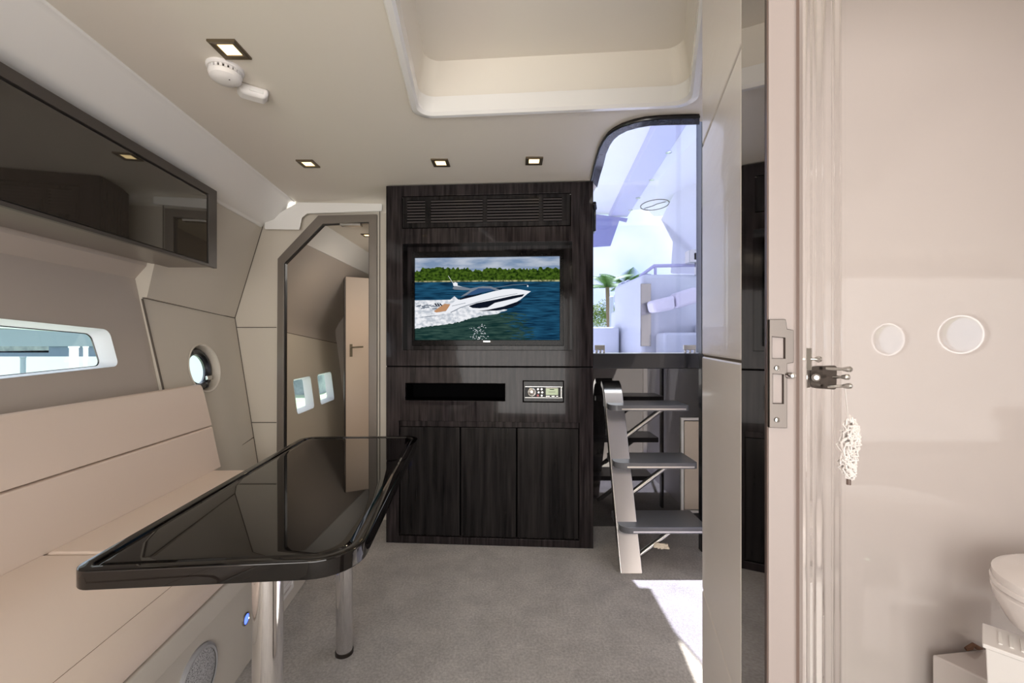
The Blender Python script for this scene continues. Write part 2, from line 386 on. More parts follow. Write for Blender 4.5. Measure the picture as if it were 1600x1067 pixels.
m = MB(); m.box((-1.41, 2.69, ZC), (-.3, 4.7, ZC+.03)); struct(m.build('ceiling_cabin', M['ceiling']))
m = MB(); m.loft([[Vector((x, d, z)) for x, z in ((-1.56, 1.83), (-1.56, 2.02), (-1.385, 2.02), (-1.395, 1.985), (-1.50, 1.83))] for d in (2.70, 4.66)]); struct(m.build('trim_12', M['fascia'], bevel=.004))
# cabin inner door (white leaf, open) 
dr = bpy.data.objects.new('door_2', None); C.objects.link(dr); dr.location = (-1.575, 4.0, 0); dr.matrix_world = Matrix.Translation(dr.location); struct(dr)
T = Matrix.Translation((-1.575, 4.0, 0)) @ Matrix.Rotation(math.radians(28), 4, 'Z')
m = MB(); m.box((0, 0, .02), (.55, .035, 1.74), T); m.build('leaf', mat('leaf_cream', (205, 186, 168), .35), dr, bevel=.003)
m = MB(); m.box((-.012, -.004, .02), (.0, .039, 1.742), T); m.build('edge_trim', M['darksteel'], dr)
m = MB(); m.box((.035, -.005, .98), (.06, 0, 1.10), T); m.tube([T @ Vector(p) for p in ((.048, -.004, 1.07), (.048, -.05, 1.07), (.06, -.055, 1.07), (.15, -.055, 1.075))], .008, 10)
m.build('handle', M['brass'], dr, smooth=True)
# ---- left hull wall of the saloon
sm = lambda z: 1.95-(z-.9)*.10
def cx_(z): return -1.634-.158*(z-.612)
fold = lambda d: 1.267+.067*(2.65-d)
m = MB()
port_c = (2.275, .976)
m.plate([(sm(0), 0), (2.65, 0), (2.65, fold(2.65)), (sm(1.31), fold(sm(1.31)))], [circ(*port_c, .128, 48)], lambda d, z: Vector((H(cx_(z), d), d, z)), lambda d, z: Vector((H(cx_(z), d)-.015, d, z)))
def bx_(z): return -1.738+(z-1.267)/(1.85-1.267)*.178
m.plate([(sm(1.31), fold(sm(1.31))), (2.65, fold(2.65)), (2.65, 1.86), (sm(1.86), 1.86)], [], lambda d, z: Vector((H(bx_(z), d), d, z)), lambda d, z: Vector((H(bx_(z), d)-.03, d, z)))
rw = [(cx_(0), 0), (cx_(.9), .9), (cx_(1.27), 1.27), (cx_(fold(sm(1.31))), fold(sm(1.31))), (bx_(1.5), 1.5), (bx_(1.86), 1.86)]
m.loft([[Vector((H(x, sm(z)), sm(z)+.002, z)) for x, z in rw], [Vector((H(x-.16, sm(z)), sm(z)+.002, z)) for x, z in rw]], False, False)
struct(m.build('wall_left', M['wall']))
AP = [(0, -1.56), (.9, -1.70), (1.40, -1.77), (1.455, -1.715), (1.9, -1.60)]
def ax_(z):
    for (za, xa), (zb, xb) in zip(AP, AP[1:]):
        if z <= zb: return xa+(xb-xa)*(z-za)/(zb-za)
    return AP[-1][1]
sm = lambda z: 1.95-(z-.9)*.10      # slanting front seam
win = rpoly([(.30, .965), (1.745, 1.015), (1.722, 1.165), (.30, 1.245)], [.03, .022, .035, .03], 5)
TA = lambda d, z: Vector((H(ax_(z), d), d, z)); TB = lambda d, z: Vector((H(ax_(z), d)-.015, d, z))
m = MB(); m.plate([(-1.6, 0), (sm(0)-.0, 0), (sm(.9), .9), (-1.6, .9)], [], TA, TB); m.plate([(-1.6, .9), (sm(.9), .9), (sm(1.4), 1.40), (-1.6, 1.40)], [win], TA, TB)
m.plate([(-1.6, 1.40), (sm(1.4), 1.40), (sm(1.455), 1.455), (-1.6, 1.455)], [], TA, TB); m.plate([(-1.6, 1.455), (sm(1.455), 1.455), (sm(1.9), 1.86), (-1.6, 1.86)], [], TA, TB)
struct(m.build('wall_left_window_panel', M['wall_dark']))
m = MB(); 
m.tube([Vector((H(cx_(z), sm(z))+.0, sm(z), z)) for z in (.3, .6, .9, 1.2, 1.31)], .004, 6)
m.tube([Vector((H(cx_(fold(d)), d)+.001, d, fold(d))) for d in (1.91, 2.3, 2.648)], .003, 6)
m.tube([Vector((H(x, 2.648), 2.647, z)) for x, z in ((cx_(.2), .2), (cx_(.6), .6), (cx_(1.267), 1.267), (bx_(1.84), 1.84))], .003, 6)
zz = .49; m.tube([Vector((H(cx_(.52), d), d, .52-(2.65-d)*.12)) for d in (2.0, 2.3, 2.648)], .003, 6)
struct(m.build('trim_13', M['seam']))
# window_1 : reveal and pane
w1 = bpy.data.objects.new('window_1', None); C.objects.link(w1); w1.location = (H(-1.74, 1.0), 1.0, 1.1); w1.matrix_world = Matrix.Translation(w1.location); struct(w1)
def insetloop(lp, a, b, cz=1.09, cd=1.02, D=1.44, Z=.2): return [(cd+(d-cd)*(1-a/D*2), cz+(z-cz)*(1-b/Z*2)) for d, z in lp]
wi = [(d-.035 if d > 1 else d+.02, z-.018 if z > 1.09 else z+.003) for d, z in win]
m = MB(); m.loft([[TA(d, z)+Vector((.003, 0, 0)) for d, z in win], [TA(d, z)+Vector((-.045, -.0, 0)) for d, z in wi]], False)
m.build('window_reveal', M['shed_white'], w1, smooth=True)
m = MB(); m.tube([TA(d, z)+Vector((-.045, 0, 0)) for d, z in wi+wi[:1]], .0025, 6, False); m.build('window_seal', M['seal'], w1)
m = MB(); m.add([TA(d, z)+Vector((-.046, 0, 0)) for d, z in wi], [tuple(range(len(wi)))]); m.build('pane', M['glass'], w1)
# window_2 : porthole
pc = Vector((H(cx_(port_c[1]), port_c[0]), port_c[0], port_c[1]))
w2 = bpy.data.objects.new('window_2', None); C.objects.link(w2); w2.location = pc; w2.matrix_world = Matrix.Translation(pc); struct(w2)
nrm = Vector((1, K, -.158*-1*0+.15)).normalized()
T = axis(pc, Vector((1, K, .158)))
m = MB(); m.lathe([(.136, .002), (.130, .006), (.124, 0), (.118, -.055), (.098, -.057)], T, 48, False); m.build('window_reveal', M['wall'], w2, smooth=True)
m = MB(); m.torus(.096, .021, T @ Matrix.Translation((0, 0, -.045))); m.build('window_frame', M['seal'], w2, smooth=True)
m = MB(); m.torus(.082, .006, T @ Matrix.Translation((0, 0, -.042))); m.build('window_trim_ring', M['chrome'], w2, smooth=True)
m = MB(); m.lathe([(.092, -.062), (.092, -.060)], T, 40); m.build('pane', M['glass'], w2)
for a in (2.0, -1.2, 1.0):
    m = MB(); q = T @ Matrix.Translation((.10*math.cos(a+PI/2), .10*math.sin(a+PI/2), -.035)); m.lathe([(.014, -.012), (.016, .0), (.014, .010), (.006, .013)], q, 16); m.build('window_latch', M['seal'], w2, smooth=True)
m = MB(); m.box((-.012, -.012, -.01), (.012, .035, .004), T @ Matrix.Translation((-.055, -.075, -.02))); m.build('window_knob', M['steel'], w2, bevel=.004)

# other walls, closing the room behind the camera
m = MB(); m.box((-2.2, -1.64, 0), (2.3, -1.6, 2.4)); struct(m.build('wall_front', M['wall']))
m = MB(); m.box((.42, 2.56, 0), (1.20, 2.60, 1.0)); struct(m.build('wall_companionway', mat('polished_dark_lacquer_wood', (22, 20, 21), .03, ior=2.3, var=((44, 41, 41), 8), stretch=(6, 6, .5))))
m = MB(); m.box((1.16, 1.5, 0), (1.2, 2.6, 2.4)); struct(m.build('wall_right', M['hard']))
m = MB(); m.box((.445, 2.36, .967), (1.16, 2.60, 1.053)); struct(m.build('trim_14', M['seal'], bevel=.006))
m = MB(); m.box((1.006, 2.24, 0), (1.022, 2.28, 2.7)); struct(m.build('trim_15', M['seal'], bevel=.003))
# coaming walls above the ceiling around the companionway
m = MB(); m.box((.40, 2.3, ZC+.03), (.43, 2.6, 2.25)); struct(m.build('trim_16', M['hard']))
# partition panel (taupe leaf), smoked mirror and jamb of the doorway we look through
pt = lambda d: .165+.27*d
def pane_between(da, db, th=.03, z0=0, z1=ZC, off=0):
    m = MB(); t = Vector((.27, 1, 0)).normalized(); nn = Vector((t.y, -t.x, 0))
    a = Vector((pt(da), da, 0)); b = Vector((pt(db), db, 0)); q = [a+nn*off, b+nn*off, b+nn*(th+off), a+nn*(th+off)]
    return m.loft([[v+Vector((0, 0, z0)) for v in q], [v+Vector((0, 0, z1)) for v in q]])
zs = [0, .578, 1.083, 1.537, ZC]
for a, b in zip(zs, zs[1:]):
    pass
door3 = bpy.data.objects.new('wall_partition', None); C.objects.link(door3); struct(door3); door3.location = (pt(.9), .9, 0); door3.matrix_world = Matrix.Translation(door3.location)
for a, b in zip(zs, zs[1:]):
    pane_between(.606, .917, .03, a+.0016, b-.0016).build('wall_panel', M['leather'], door3, bevel=.004)
pane_between(.606, .915, .028, 0, ZC, .003).build('wall_core', M['seam'], door3)
struct(pane_between(.503, .604, .02).build('trim_17', M['mirror']))
m = MB(); m.loft([[Vector((x, y, z)) for x, y in ((.2945, .488), (.301, .503), (.33, .503), (.33, .485))] for z in (0, ZC+.36)]); struct(m.build('trim_18', M['brown']))
m = MB(); m.loft([[Vector((x, y, z)) for x, y in ((.2945, .487), (.3225, .482), (.345, .50), (.33, .505))] for z in (0, ZC+.36)]); struct(m.build('trim_19', M['jamb'], bevel=.002))
# strike plate
def fp(px, py, d=.484): return P(px, py, d)
sp = thing('strike_plate', 'tall steel strike plate with two slots, screwed to the taupe door jamb', 'strike plate', fp(1214, 583))
m = MB(); o_ = [fp(1202, 668), fp(1227, 668), fp(1227, 568), fp(1236, 566), fp(1236, 516), fp(1227, 514), fp(1225, 499), fp(1202, 499)]
hl = [[fp(1206, 560), fp(1224, 560), fp(1224, 528), fp(1206, 526)], [fp(1207, 630), fp(1222, 630), fp(1222, 585), fp(1207, 584)]]
tl = lambda u: .0
m.plate([(p.x, p.z) for p in o_], [[(p.x, p.z) for p in h] for h in hl], lambda u, v: Vector((u, .4845-(u-.2945)*.18-.001, v)), lambda u, v: Vector((u, .488-(u-.2945)*.18, v)))
m.build('plate', M['darksteel'], sp, bevel=.0006)
for px, py in ((1214, 575), (1214, 656)):
    m = MB(); p = fp(px, py, .482); m.lathe([(.003, 0), (.0028, .0012), (.001, .0016)], axis(p, (0, -1, 0)), 16); m.build('screw', M['steel'], sp, smooth=True)
m = MB(); p = P(1237.5, 587, .474); m.lathe([(.0035, -.012), (.004, 0), (.003, .003), (.001, .004)], axis(p, (0, -1, 0)), 16); tag(m.build('door_stud', M['chrome'], smooth=True), 'small round chrome stud on the jamb, right of the steel strike plate', 'stud')
# ---- washroom walls
HZ = 2.36
c0 = Vector((.3228, .4825)); c1 = Vector((1.147, 1.45)); dd = c1-c0; L = dd.length; t = dd/L; nn = Vector((t.y, -t.x))
prof = [(0, 0)]
def at_px(px):  # distance along diagonal wall for an image column
    s = (px-CX)/F; return (c0.x-s*c0.y)/(s*t.y-t.x)
for px, dep in ((1252, .003), (1262, 0), (1278, .003), (1296, .0), (1306, .005), (1318, .0)):
    q = at_px(px); prof += [(q-.004, prof[-1][1]), (q+.004, dep)]
prof.append((L, 0))
front = [Vector((*(c0+t*a+nn*b), 0)) for a, b in prof]; back = [Vector((*(c0+t*a-nn*.03), 0)) for a in (L, .03)]
m = MB(); m.loft([[v+Vector((0, 0, z)) for v in front+back] for z in (-.16, HZ)]); struct(m.build('wall_washroom_left', M['gel'], bevel=.003))
m = MB(); m.box((1.13, 1.45, -.16), (2.34, 1.49, HZ)); struct(m.build('wall_washroom_back', M['gel']))
m = MB()
ph = (.93, 1.14)
m.plate([(-1.6, -.16), (1.5, -.16), (1.5, HZ), (-1.6, HZ)], [circ(.93, 1.15, .10, 40, .085), circ(.55, 1.13, .10, 40, .085)], lambda u, v: Vector((2.1, u, v)), lambda u, v: Vector((2.13, u, v))); struct(m.build('wall_washroom_right', M['gel']))
m = MB(); m.box((.30, .44, HZ), (2.3, 1.5, HZ+.03)); m.box((.30, .42, ZC+.02), (2.3, .45, HZ)); struct(m.build('ceiling_washroom', M['ceiling']))
for i, u in enumerate((.93, .55)):
    w = MB(); w.torus(.10, .012, axis((2.1, u, 1.15 if i == 0 else 1.13), (-1, 0, 0)) @ Matrix.Diagonal((.87, 1, 1, 1))); struct(w.build('window_%d' % (6+i), M['chrome'], smooth=True))

# ================================================================== SALOON THINGS
# ---- console (dark gloss entertainment unit)
CA = Vector((-.701, 2.35, 0)); CB = Vector((.439, 2.28, 0)); cv = (CB-CA); CW = cv.length; CR = math.atan2(cv.y, cv.x); cu = cv.normalized(); cn = Vector((-cu.y, cu.x, 0))
def cl(px, py):
    s = (px-CX)/F; u = (s*CA.y-CA.x)/(cu.x-s*cu.y); d = CA.y+cu.y*u; return u, CZ-(py-CY)/F*d
def crect(a, b, c, d):   # px0 px1 py0 py1 -> u0 u1 z0 z1 (levelled)
    u0 = cl(a, CY)[0]; u1 = cl(b, CY)[0]; um = (a+b)/2; return u0, u1, cl(um, d)[1], cl(um, c)[1]
def ct(u, w, z): return CA+cu*u+cn*w+Vector((0, 0, z))   # w = depth into the console
def cbox(m, u0, u1, z0, z1, w0, w1): return m.loft([[ct(u0, w0, z), ct(u1, w0, z), ct(u1, w1, z), ct(u0, w1, z)] for z in (z0, z1)])
def rect(u0, u1, z0, z1): return [(u0, z0), (u1, z0), (u1, z1), (u0, z1)]
con = thing('entertainment_console', 'tall dark glossy wood-grain console housing the television, between the cabin doorway and the steps', 'cabinet', CA, CR)
ZM = cl(765, 573)[1]; ZT = ZC-.006
vent = crect(628, 892, 304, 355); tvr = crect(629, 894, 379, 547); slot = crect(633, 789, 599, 626); rad = crect(817, 881, 595, 628.5); drs = crect(623, 905, 659, 841)
m = MB(); m.plate(rect(0, CW, ZM+.003, ZT), [rect(*vent), rect(*tvr)], lambda u, v: ct(u, 0, v), lambda u, v: ct(u, .02, v)); m.build('upper_panel', M['wood'], con, bevel=.0025)
m = MB(); m.plate(rect(0, CW, .0, ZM-.003), [rect(*slot), rect(*rad), rect(*drs)], lambda u, v: ct(u, 0, v), lambda u, v: ct(u, .02, v)); m.build('lower_panel', M['wood'], con, bevel=.0025)
m = MB(); cbox(m, .002, CW-.002, ZM-.003, ZM+.003, .006, .02); m.build('shadow_gap', M['niche'], con)
for a, b in ((.0, .02), (CW-.02, CW)):
    m = MB(); cbox(m, a, b, .0, ZT, .0205, .24); m.build('side_panel', M['wood'], con)
m = MB(); cbox(m, .02, CW-.02, .0, ZT, .20, .22); m.build('back_panel', M['niche'], con)
# vent grille: frame with four louvre banks
u0, u1, z0, z1 = vent; g = .004
vg = MB(); secs = [(636, 664), (673, 754), (761, 842), (849, 878)]
hs = [(cl(a, CY)[0], cl(b, CY)[0], z0+.028, z1-.022) for a, b in secs]
vg.plate(rect(u0+g, u1-g, z0+g, z1-g), [rect(*h) for h in hs], lambda u, v: ct(u, .002, v), lambda u, v: ct(u, .02, v))
vo = vg.build('vent_grille', M['woodin'], con, bevel=.0015)
for h in hs:
    m = MB()
    for k in range(8):
        z = h[2]+(h[3]-h[2])*(k+.5)/8; hh = (h[3]-h[2])/8*.30
        m.loft([[ct(u, .004, z-hh), ct(u, .004, z+hh), ct(u, .016, z+hh+.003), ct(u, .016, z-hh+.003)] for u in (h[0], h[1])])
    m.build('louvre_bank', M['louvre'], vo)
m = MB(); cbox(m, u0, u1, z0, z1, .05, .055); m.build('vent_backing', M['niche'], con)
# tv recess
u0, u1, z0, z1 = tvr
m = MB(); m.plate(rect(u0-.01, u1+.01, z0-.01, z1+.01), [rect(u0, u1, z0, z1)], lambda u, v: ct(u, .018, v), lambda u, v: ct(u, .085, v)); m.build('recess_lining', M['black'], con)
m = MB(); cbox(m, u0-.01, u1+.01, z0-.01, z1+.01, .085, .095); m.build('recess_back', M['wood'], con)
# slot niche
u0, u1, z0, z1 = slot
m = MB(); m.plate(rect(u0-.006, u1+.006, z0-.006, z1+.006), [rect(u0, u1, z0, z1)], lambda u, v: ct(u, .019, v), lambda u, v: ct(u, .15, v)); cbox(m, u0, u1, z0, z1, .15, .155); m.build('shelf_niche', M['niche'], con)
# doors
u0, u1, z0, z1 = drs
cbm = MB(); cbox(cbm, u0-.004, u1+.004, z0-.004, z1+.004, .03, .034); cbm.build('door_backing', M['niche'], con)
dz1 = cl(765, 669)[1]
for a, b in ((624.5, 717.5), (720, 806), (808.5, 904)):
    m = MB(); ua = cl(a, CY)[0]; ub = cl(b, CY)[0]; cbox(m, ua, ub, z0+.003, dz1, .010, .028); m.build('door', M['woodin'], con, bevel=.002)
m = MB(); cbox(m, u0+.002, u1-.002, dz1+.003, z1-.001, .016, .028); m.build('finger_rail', M['wood'], con)
# ---- television
u0, u1, z0, z1 = crect(641, 881, 390, 540)
tv = thing('television', 'flat television showing a white motor yacht at speed, set into the dark console', 'television', ct((u0+u1)/2, .06, z0), CR)
s0, s1, t0, t1 = crect(645, 875, 399.5, 531)
m = MB(); m.plate(rect(u0, u1, z0, z1), [rect(s0, s1, t0, t1)], lambda u, v: ct(u, .03, v), lambda u, v: ct(u, .045, v)); cbox(m, u0, u1, z0, z1, .045, .083); m.build('bezel', M['black'], tv, bevel=.002)
EM = [emat('tv_sky', (122, 143, 172), 1, (182, 190, 204), (5, 5, 22)), emat('tv_mangroves', (20, 40, 10), 1, (78, 106, 34), (55, 55, 70), (.36, .68)),
      emat('tv_shore', (84, 92, 56), 1, (176, 172, 130), (60, 60, 30)), emat('tv_water', (10, 38, 62), 1, (36, 90, 122), (10, 10, 110), (.35, .7)),
      emat('tv_foam', (190, 196, 205), 1, (240, 241, 245), (40, 40, 60)), emat('tv_hull_white', (236, 238, 244)), emat('tv_navy', (16, 22, 36)),
      emat('tv_windscreen', (52, 82, 122)), emat('tv_dark_green', (16, 44, 44), 1, (60, 86, 78), (14, 14, 120), (.35, .75)), emat('tv_tan', (186, 140, 104)), emat('tv_grey', (120, 128, 140)), emat('tv_glint', (30, 52, 50), 1, (226, 230, 220), (90, 90, 180), (.48, .62))]
def zx(x, y): # zoom coords of the TV crop -> fraction of the screen
    fx = (x-85)/(1510-85); top = 140-(fx*36); bot = 935+0*fx; bot = 938-22*fx*1.0
    return s0+(s1-s0)*fx, t1-(t1-t0)*(y-top)/(bot-top)
m = MB(); layer = [0]
def pic(pts, mi):
    m.cur = mi; layer[0] += 1; w = .0445-.00002*layer[0]
    out = []
    for x, y in pts:
        u, z = zx(x, y); u = min(max(u, s0), s1); z = min(max(z, t0), t1); out.append(ct(u, w, z))
    tr = tessellate_polygon([out]); m.add(out, [tuple(i) for i in tr])
pic([(85, 140), (1510, 100), (1510, 300), (85, 300)], 0)
pic([(85, 340), (1510, 320), (1510, 920), (85, 940)], 3)
# darker green water in front, ragged edge
pic([(85, 740), (85, 720), (700, 690), (960, 660), (1080, 690), (1150, 760), (1180, 850), (1120, 940), (85, 940)], 8)
for k in range(230):
    yy = random.uniform(655, 935); xe = 1085+(yy-655)*.35 if yy < 860 else 1157-(yy-860)*.3; x = xe+random.gauss(0, 60); w_ = random.uniform(40, 110); h_ = random.uniform(2, 5)
    pic([(x-w_/2, yy), (x, yy-h_), (x+w_/2, yy), (x, yy+h_)], 8 if random.random() < .5 else 3)
tree = [(85, 362)]
x = 85
while x < 1510:
    base = 262 if x < 140 else (235 if x < 620 else (250 if x < 780 else 232)); base -= (x > 1300)*12
    tree.append((x, base+random.uniform(-14, 14))); x += random.uniform(8, 22)
tree += [(1510, 225), (1510, 345)]
pic(tree, 1)
pic([(85, 362), (800, 346), (1510, 332), (1510, 349), (800, 360), (85, 376)], 2)
# foam
fo = [(85, 552), (200, 548), (330, 545), (440, 540), (480, 505), (520, 540), (600, 560), (700, 590), (1000, 630)]
low = [(1000, 632), (900, 670), (800, 684), (720, 700), (650, 716), (600, 730), (540, 752), (470, 768), (400, 780), (300, 792), (200, 806), (85, 828)]
for (xa, ya), (xb, yb) in zip(low, low[1:]):
    for q in range(5): f = q/5; fo.append((xa+(xb-xa)*f, ya+(yb-ya)*f+random.uniform(-5, 6)))
fo.append((85, 828))
pic(fo, 4)
for k in range(14):
    x = random.uniform(95, 300); y = random.uniform(585, 640); pic([(x, y), (x+random.uniform(30, 60), y-8), (x+40, y+6), (x+5, y+8)], 10)
pic([(100, 722), (240, 708), (380, 690), (240, 700)], 10)
# yacht
pic([(275, 655), (350, 600), (385, 580), (440, 585), (400, 650), (300, 668)], 9)
for q in (290, 315, 340): pic([(q-10, 585), (q, 575), (q+22, 600), (q+12, 605)], 6)
pic([(390, 660), (440, 590), (500, 540), (560, 535), (680, 505), (860, 455), (960, 432), (1060, 425), (1130, 432), (1232, 448), (1195, 475), (1130, 530), (1050, 580), (960, 610), (800, 640), (640, 640), (610, 600), (540, 615), (440, 662), (300, 690), (270, 672)], 5)
pic([(700, 648), (820, 632), (960, 600), (1100, 550), (1150, 545), (1090, 590), (1010, 620), (900, 640)], 6)
pic([(622, 600), (700, 570), (900, 530), (1050, 495), (1170, 475), (1150, 500), (1050, 525), (880, 565), (810, 610), (730, 620), (660, 618)], 6)
pic([(520, 535), (600, 500), (700, 485), (760, 470), (740, 485), (640, 515), (540, 540)], 6)
pic([(600, 495), (640, 455), (720, 420), (840, 418), (880, 440), (760, 465), (660, 490)], 7)
pic([(540, 510), (640, 445), (720, 410), (840, 405), (930, 438), (890, 444), (830, 425), (720, 425), (650, 460), (600, 495)], 10)
pic([(460, 430), (480, 405), (560, 412), (640, 428), (760, 405), (850, 410), (900, 436), (820, 415), (700, 425), (640, 445), (560, 445), (480, 440)], 10)
pic([(470, 405), (465, 380), (490, 368), (512, 380), (512, 402), (560, 412)], 5)
pic([(418, 310), (421, 308), (468, 378), (464, 380)], 5)
pic([(455, 600), (590, 568), (592, 572), (456, 604)], 10)
pic([(860, 420), (1060, 385), (1200, 378), (1200, 381), (1060, 389), (862, 424)], 10)
pic([(1194, 390), (1206, 390), (1208, 404), (1196, 406)], 5)
pic([(440, 662), (540, 612), (700, 560), (900, 508), (1100, 470), (1100, 474), (900, 513), (700, 566), (540, 620), (445, 668)], 10)
# sun glitter
for k in range(60):
    x = random.gauss(715, 42); y = random.uniform(770, 925); w_ = random.uniform(6, 20); pic([(x, y), (x+w_/2, y-3), (x+w_, y), (x+w_/2, y+4)], 4)
m.build('screen', EM, tv, weld=False)
m = MB(); a, b, c, d_ = crect(754, 765, 532.3, 534.4); cbox(m, a, b, c, d_, .0285, .0305); m.build('maker_badge', M['steel'], tv)
# ---- stereo
u0, u1, z0, z1 = rad; hh = z1-z0
st = thing('stereo', 'small marine stereo with round knob and pale green display, set in the dark console', 'stereo', ct((u0+u1)/2, .03, z0), CR)
def rl(x, y): # zoom coords 265..1305 x 150..705
    return u0+(u1-u0)*(x-265)/(1305-265), z1-(z1-z0)*(y-150)/(705-150)
def rbox(m, x0, x1, y0, y1, w0, w1): a = rl(x0, y1); b = rl(x1, y0); return cbox(m, a[0], b[0], a[1], b[1], w0, w1)
m = MB(); rbox(m, 285, 1290, 170, 690, .010, .05); m.build('surround', M['woodin'], st, bevel=.001)
m = MB(); rbox(m, 320, 1270, 305, 590, .005, .011); m.build('faceplate', M['black'], st, bevel=.001)
m = MB(); rbox(m, 320, 1270, 300, 312, .003, .006); rbox(m, 320, 1270, 582, 592, .003, .006); rbox(m, 1232, 1248, 312, 582, .003, .006); m.build('chrome_trim', M['steel'], st)
p = rl(495, 450); m = MB(); q = axis(ct(p[0], .006, p[1]), -cn); rk = (u1-u0)*112/1040; m.lathe([(rk, 0), (rk, .008), (rk*.85, .011), (rk*.8, .009), (rk*.6, .012), (0.0001, .0125)], q, 32); m.build('volume_knob', M['steel'], st, smooth=True)
for i, (x, y) in enumerate(((650, 368), (742, 368), (665, 450), (757, 450), (648, 532), (745, 532))):
    p = rl(x, y); m = MB(); m.lathe([(rk*.28, 0), (rk*.28, .004), (rk*.2, .0055)], axis(ct(p[0], .006, p[1]), -cn), 14)
    m.build('button', M['steel'] if i != 4 else mat('red_button', (190, 110, 115), .4), st, smooth=True, label='reddish button' if i == 4 else None)
m = MB(); rbox(m, 848, 1162, 345, 515, .0035, .006); dsp = m.build('display', mat('lcd_green', (150, 160, 130), .3, emit=(168, 182, 146), estr=.55), st)
m = MB(); rbox(m, 950, 1060, 362, 380, .0028, .0036); rbox(m, 920, 1090, 432, 440, .0028, .0036); m.build('display_marks', M['niche'], dsp)
m = MB(); rbox(m, 848, 1162, 318, 345, .0035, .006); m.build('display_label_strip', M['darksteel'], st)
for a, b in ((850, 950), (995, 1075), (1110, 1165)):
    m = MB(); rbox(m, a, b, 540, 556, .0035, .006); m.build('lower_key', M['steel'], st)

# ---- table
tb = thing('dining_table', 'long black glossy table with raised rim on two chrome legs, beside the cream sofa', 'table', (-.57, 1.2, 0))
TZ = .72
pA = onz(108, 890, TZ); pB = onz(548, 872, TZ); pC = onz(655, 680.5, TZ); pD = onz(478, 682, TZ)
tp = [(pA.x, pA.y-.008), (pB.x+.012, pB.y-.005), (pC.x, pC.y), (pD.x-.01, pD.y)]
def tring(o, z, r=(.035, .085, .06, .05)): return [Vector((x, y, z)) for x, y in rpoly(offset(tp, o), [max(q-o, .004) for q in r], 8)]
m = MB(); m.loft([tring(.004, TZ-.034), tring(.001, TZ-.033), tring(0, TZ-.031), tring(0, TZ-.003), tring(.0008, TZ-.001), tring(.003, TZ), tring(.018, TZ), tring(.020, TZ-.001), tring(.022, TZ-.005), tring(.027, TZ-.006), tring(.032, TZ-.003), tring(.034, TZ-.0025), tring(.05, TZ-.0025)])
m.build('tabletop', M['table'], tb, smooth=True, wn=True)
for x, y in ((-.503, .87), (-.601, 1.514)):
    m = MB(); m.lathe([(.0285, .012), (.0285, TZ-.055), (.028, TZ-.05), (.03, TZ-.042), (.045, TZ-.040), (.05, TZ-.034)], Matrix.Translation((x, y, 0)), 40); lg = m.build('leg', M['chrome'], tb, smooth=True)
    m = MB(); m.lathe([(.031, 0), (.031, .012), (.027, .014)], Matrix.Translation((x, y, 0)), 32); m.build('foot_ring', M['darksteel'], lg, smooth=True)

# ---- sofa
so = thing('sofa', 'cream leather bench sofa with two-row backrest, built along the left hull wall', 'sofa', (H(-1.3, 1.0), 1.0, 0))
FX = -1.029; FV = -.955
DE = 2.10; DN = -1.3
sweep([(-1.52, 0), (FX, 0), (FX, .355), (-1.52, .355)], 2.12, DN).build('base', M['basegrey'], so, bevel=.004)
sweep([(-1.52, .357), (FV-.004, .357), (FV+.002, .37), (FV+.002, .424), (-1.52, .424)], 2.11, DN).build('valance', M['basegrey'], so, bevel=.006)
for a, b in ((DE, 1.268), (1.262, .30), (.294, DN)):
    sweep([(-1.55, .425), (FV, .425), (FV+.002, .452), (FV-.012, .474), (FV-.045, .486), (-1.30, .482), (-1.55, .480)], a, b).build('seat_cushion', M['vinyl'], so, bevel=.012, seg=3)
sweep([(FV-.074, .480), (FV-.0725, .4868), (FV-.071, .480)], DE, DN).build('seat_piping', M['vinyl_line'], so)
sweep([(-1.555, .475), (-1.528, .478), (-1.555, .60), (-1.572, .685), (-1.60, .69), (-1.625, .60)], 2.15, DN).build('backrest_lower_cushion', M['vinyl'], so, bevel=.006)
sweep([(-1.575, .692), (-1.600, .80), (-1.622, .882), (-1.632, .898), (-1.652, .900), (-1.66, .885), (-1.65, .80), (-1.615, .692)], 2.15, DN).build('backrest_upper_cushion', M['vinyl'], so, bevel=.004)
# things on the sofa base
def sb(px, py, out=0):
    s = (px-CX)/F; d = (FX+K*2.65+out)/(s+K); return Vector((s*d, d, CZ-(py-CY)/F*d))
p = sb(383, 967); ul = thing('courtesy_light', 'round blue glowing light on the sofa base, left of the near chrome table leg', 'light', p)
q = axis(p, SIDE)
m = MB(); m.lathe([(.021, -.002), (.021, .004), (.017, .006), (.016, .003)], q, 32, False); m.build('rim', M['steel'], ul, smooth=True)
m = MB(); m.lathe([(.016, .002), (.0155, .004), (.006, .006)], q, 28); m.build('lens', M['led'], ul, smooth=True)
p = sb(308, 1048); p = Vector((p.x, p.y, .148)); spk = thing('speaker', 'round grey speaker with a mesh grille low on the sofa base', 'speaker', p)
p2 = sb(308, 1045); q = axis((p2.x, p2.y, p2.z-.030), SIDE)
m = MB(); m.lathe([(.088, -.001), (.088, .006), (.080, .010), (.074, .009)], q, 48, False); m.build('rim', mat('speaker_grey', (170, 170, 172), .5), spk, smooth=True)
m = MB(); m.lathe([(.075, .006), (.06, .009), (.03, .011), (.001, .0115)], q, 40)
gm = mat('speaker_mesh', (168, 168, 170), .5); n_ = gm.node_tree; bs = n_.nodes['Principled BSDF']; tcn = n_.nodes.new('ShaderNodeTexCoord'); vn = n_.nodes.new('ShaderNodeTexVoronoi'); vn.inputs['Scale'].default_value = 260
rp = n_.nodes.new('ShaderNodeValToRGB'); rp.color_ramp.elements[0].color = lin((70, 70, 72)); rp.color_ramp.elements[1].color = lin((190, 190, 192)); rp.color_ramp.elements[0].position = .2; rp.color_ramp.elements[1].position = .5
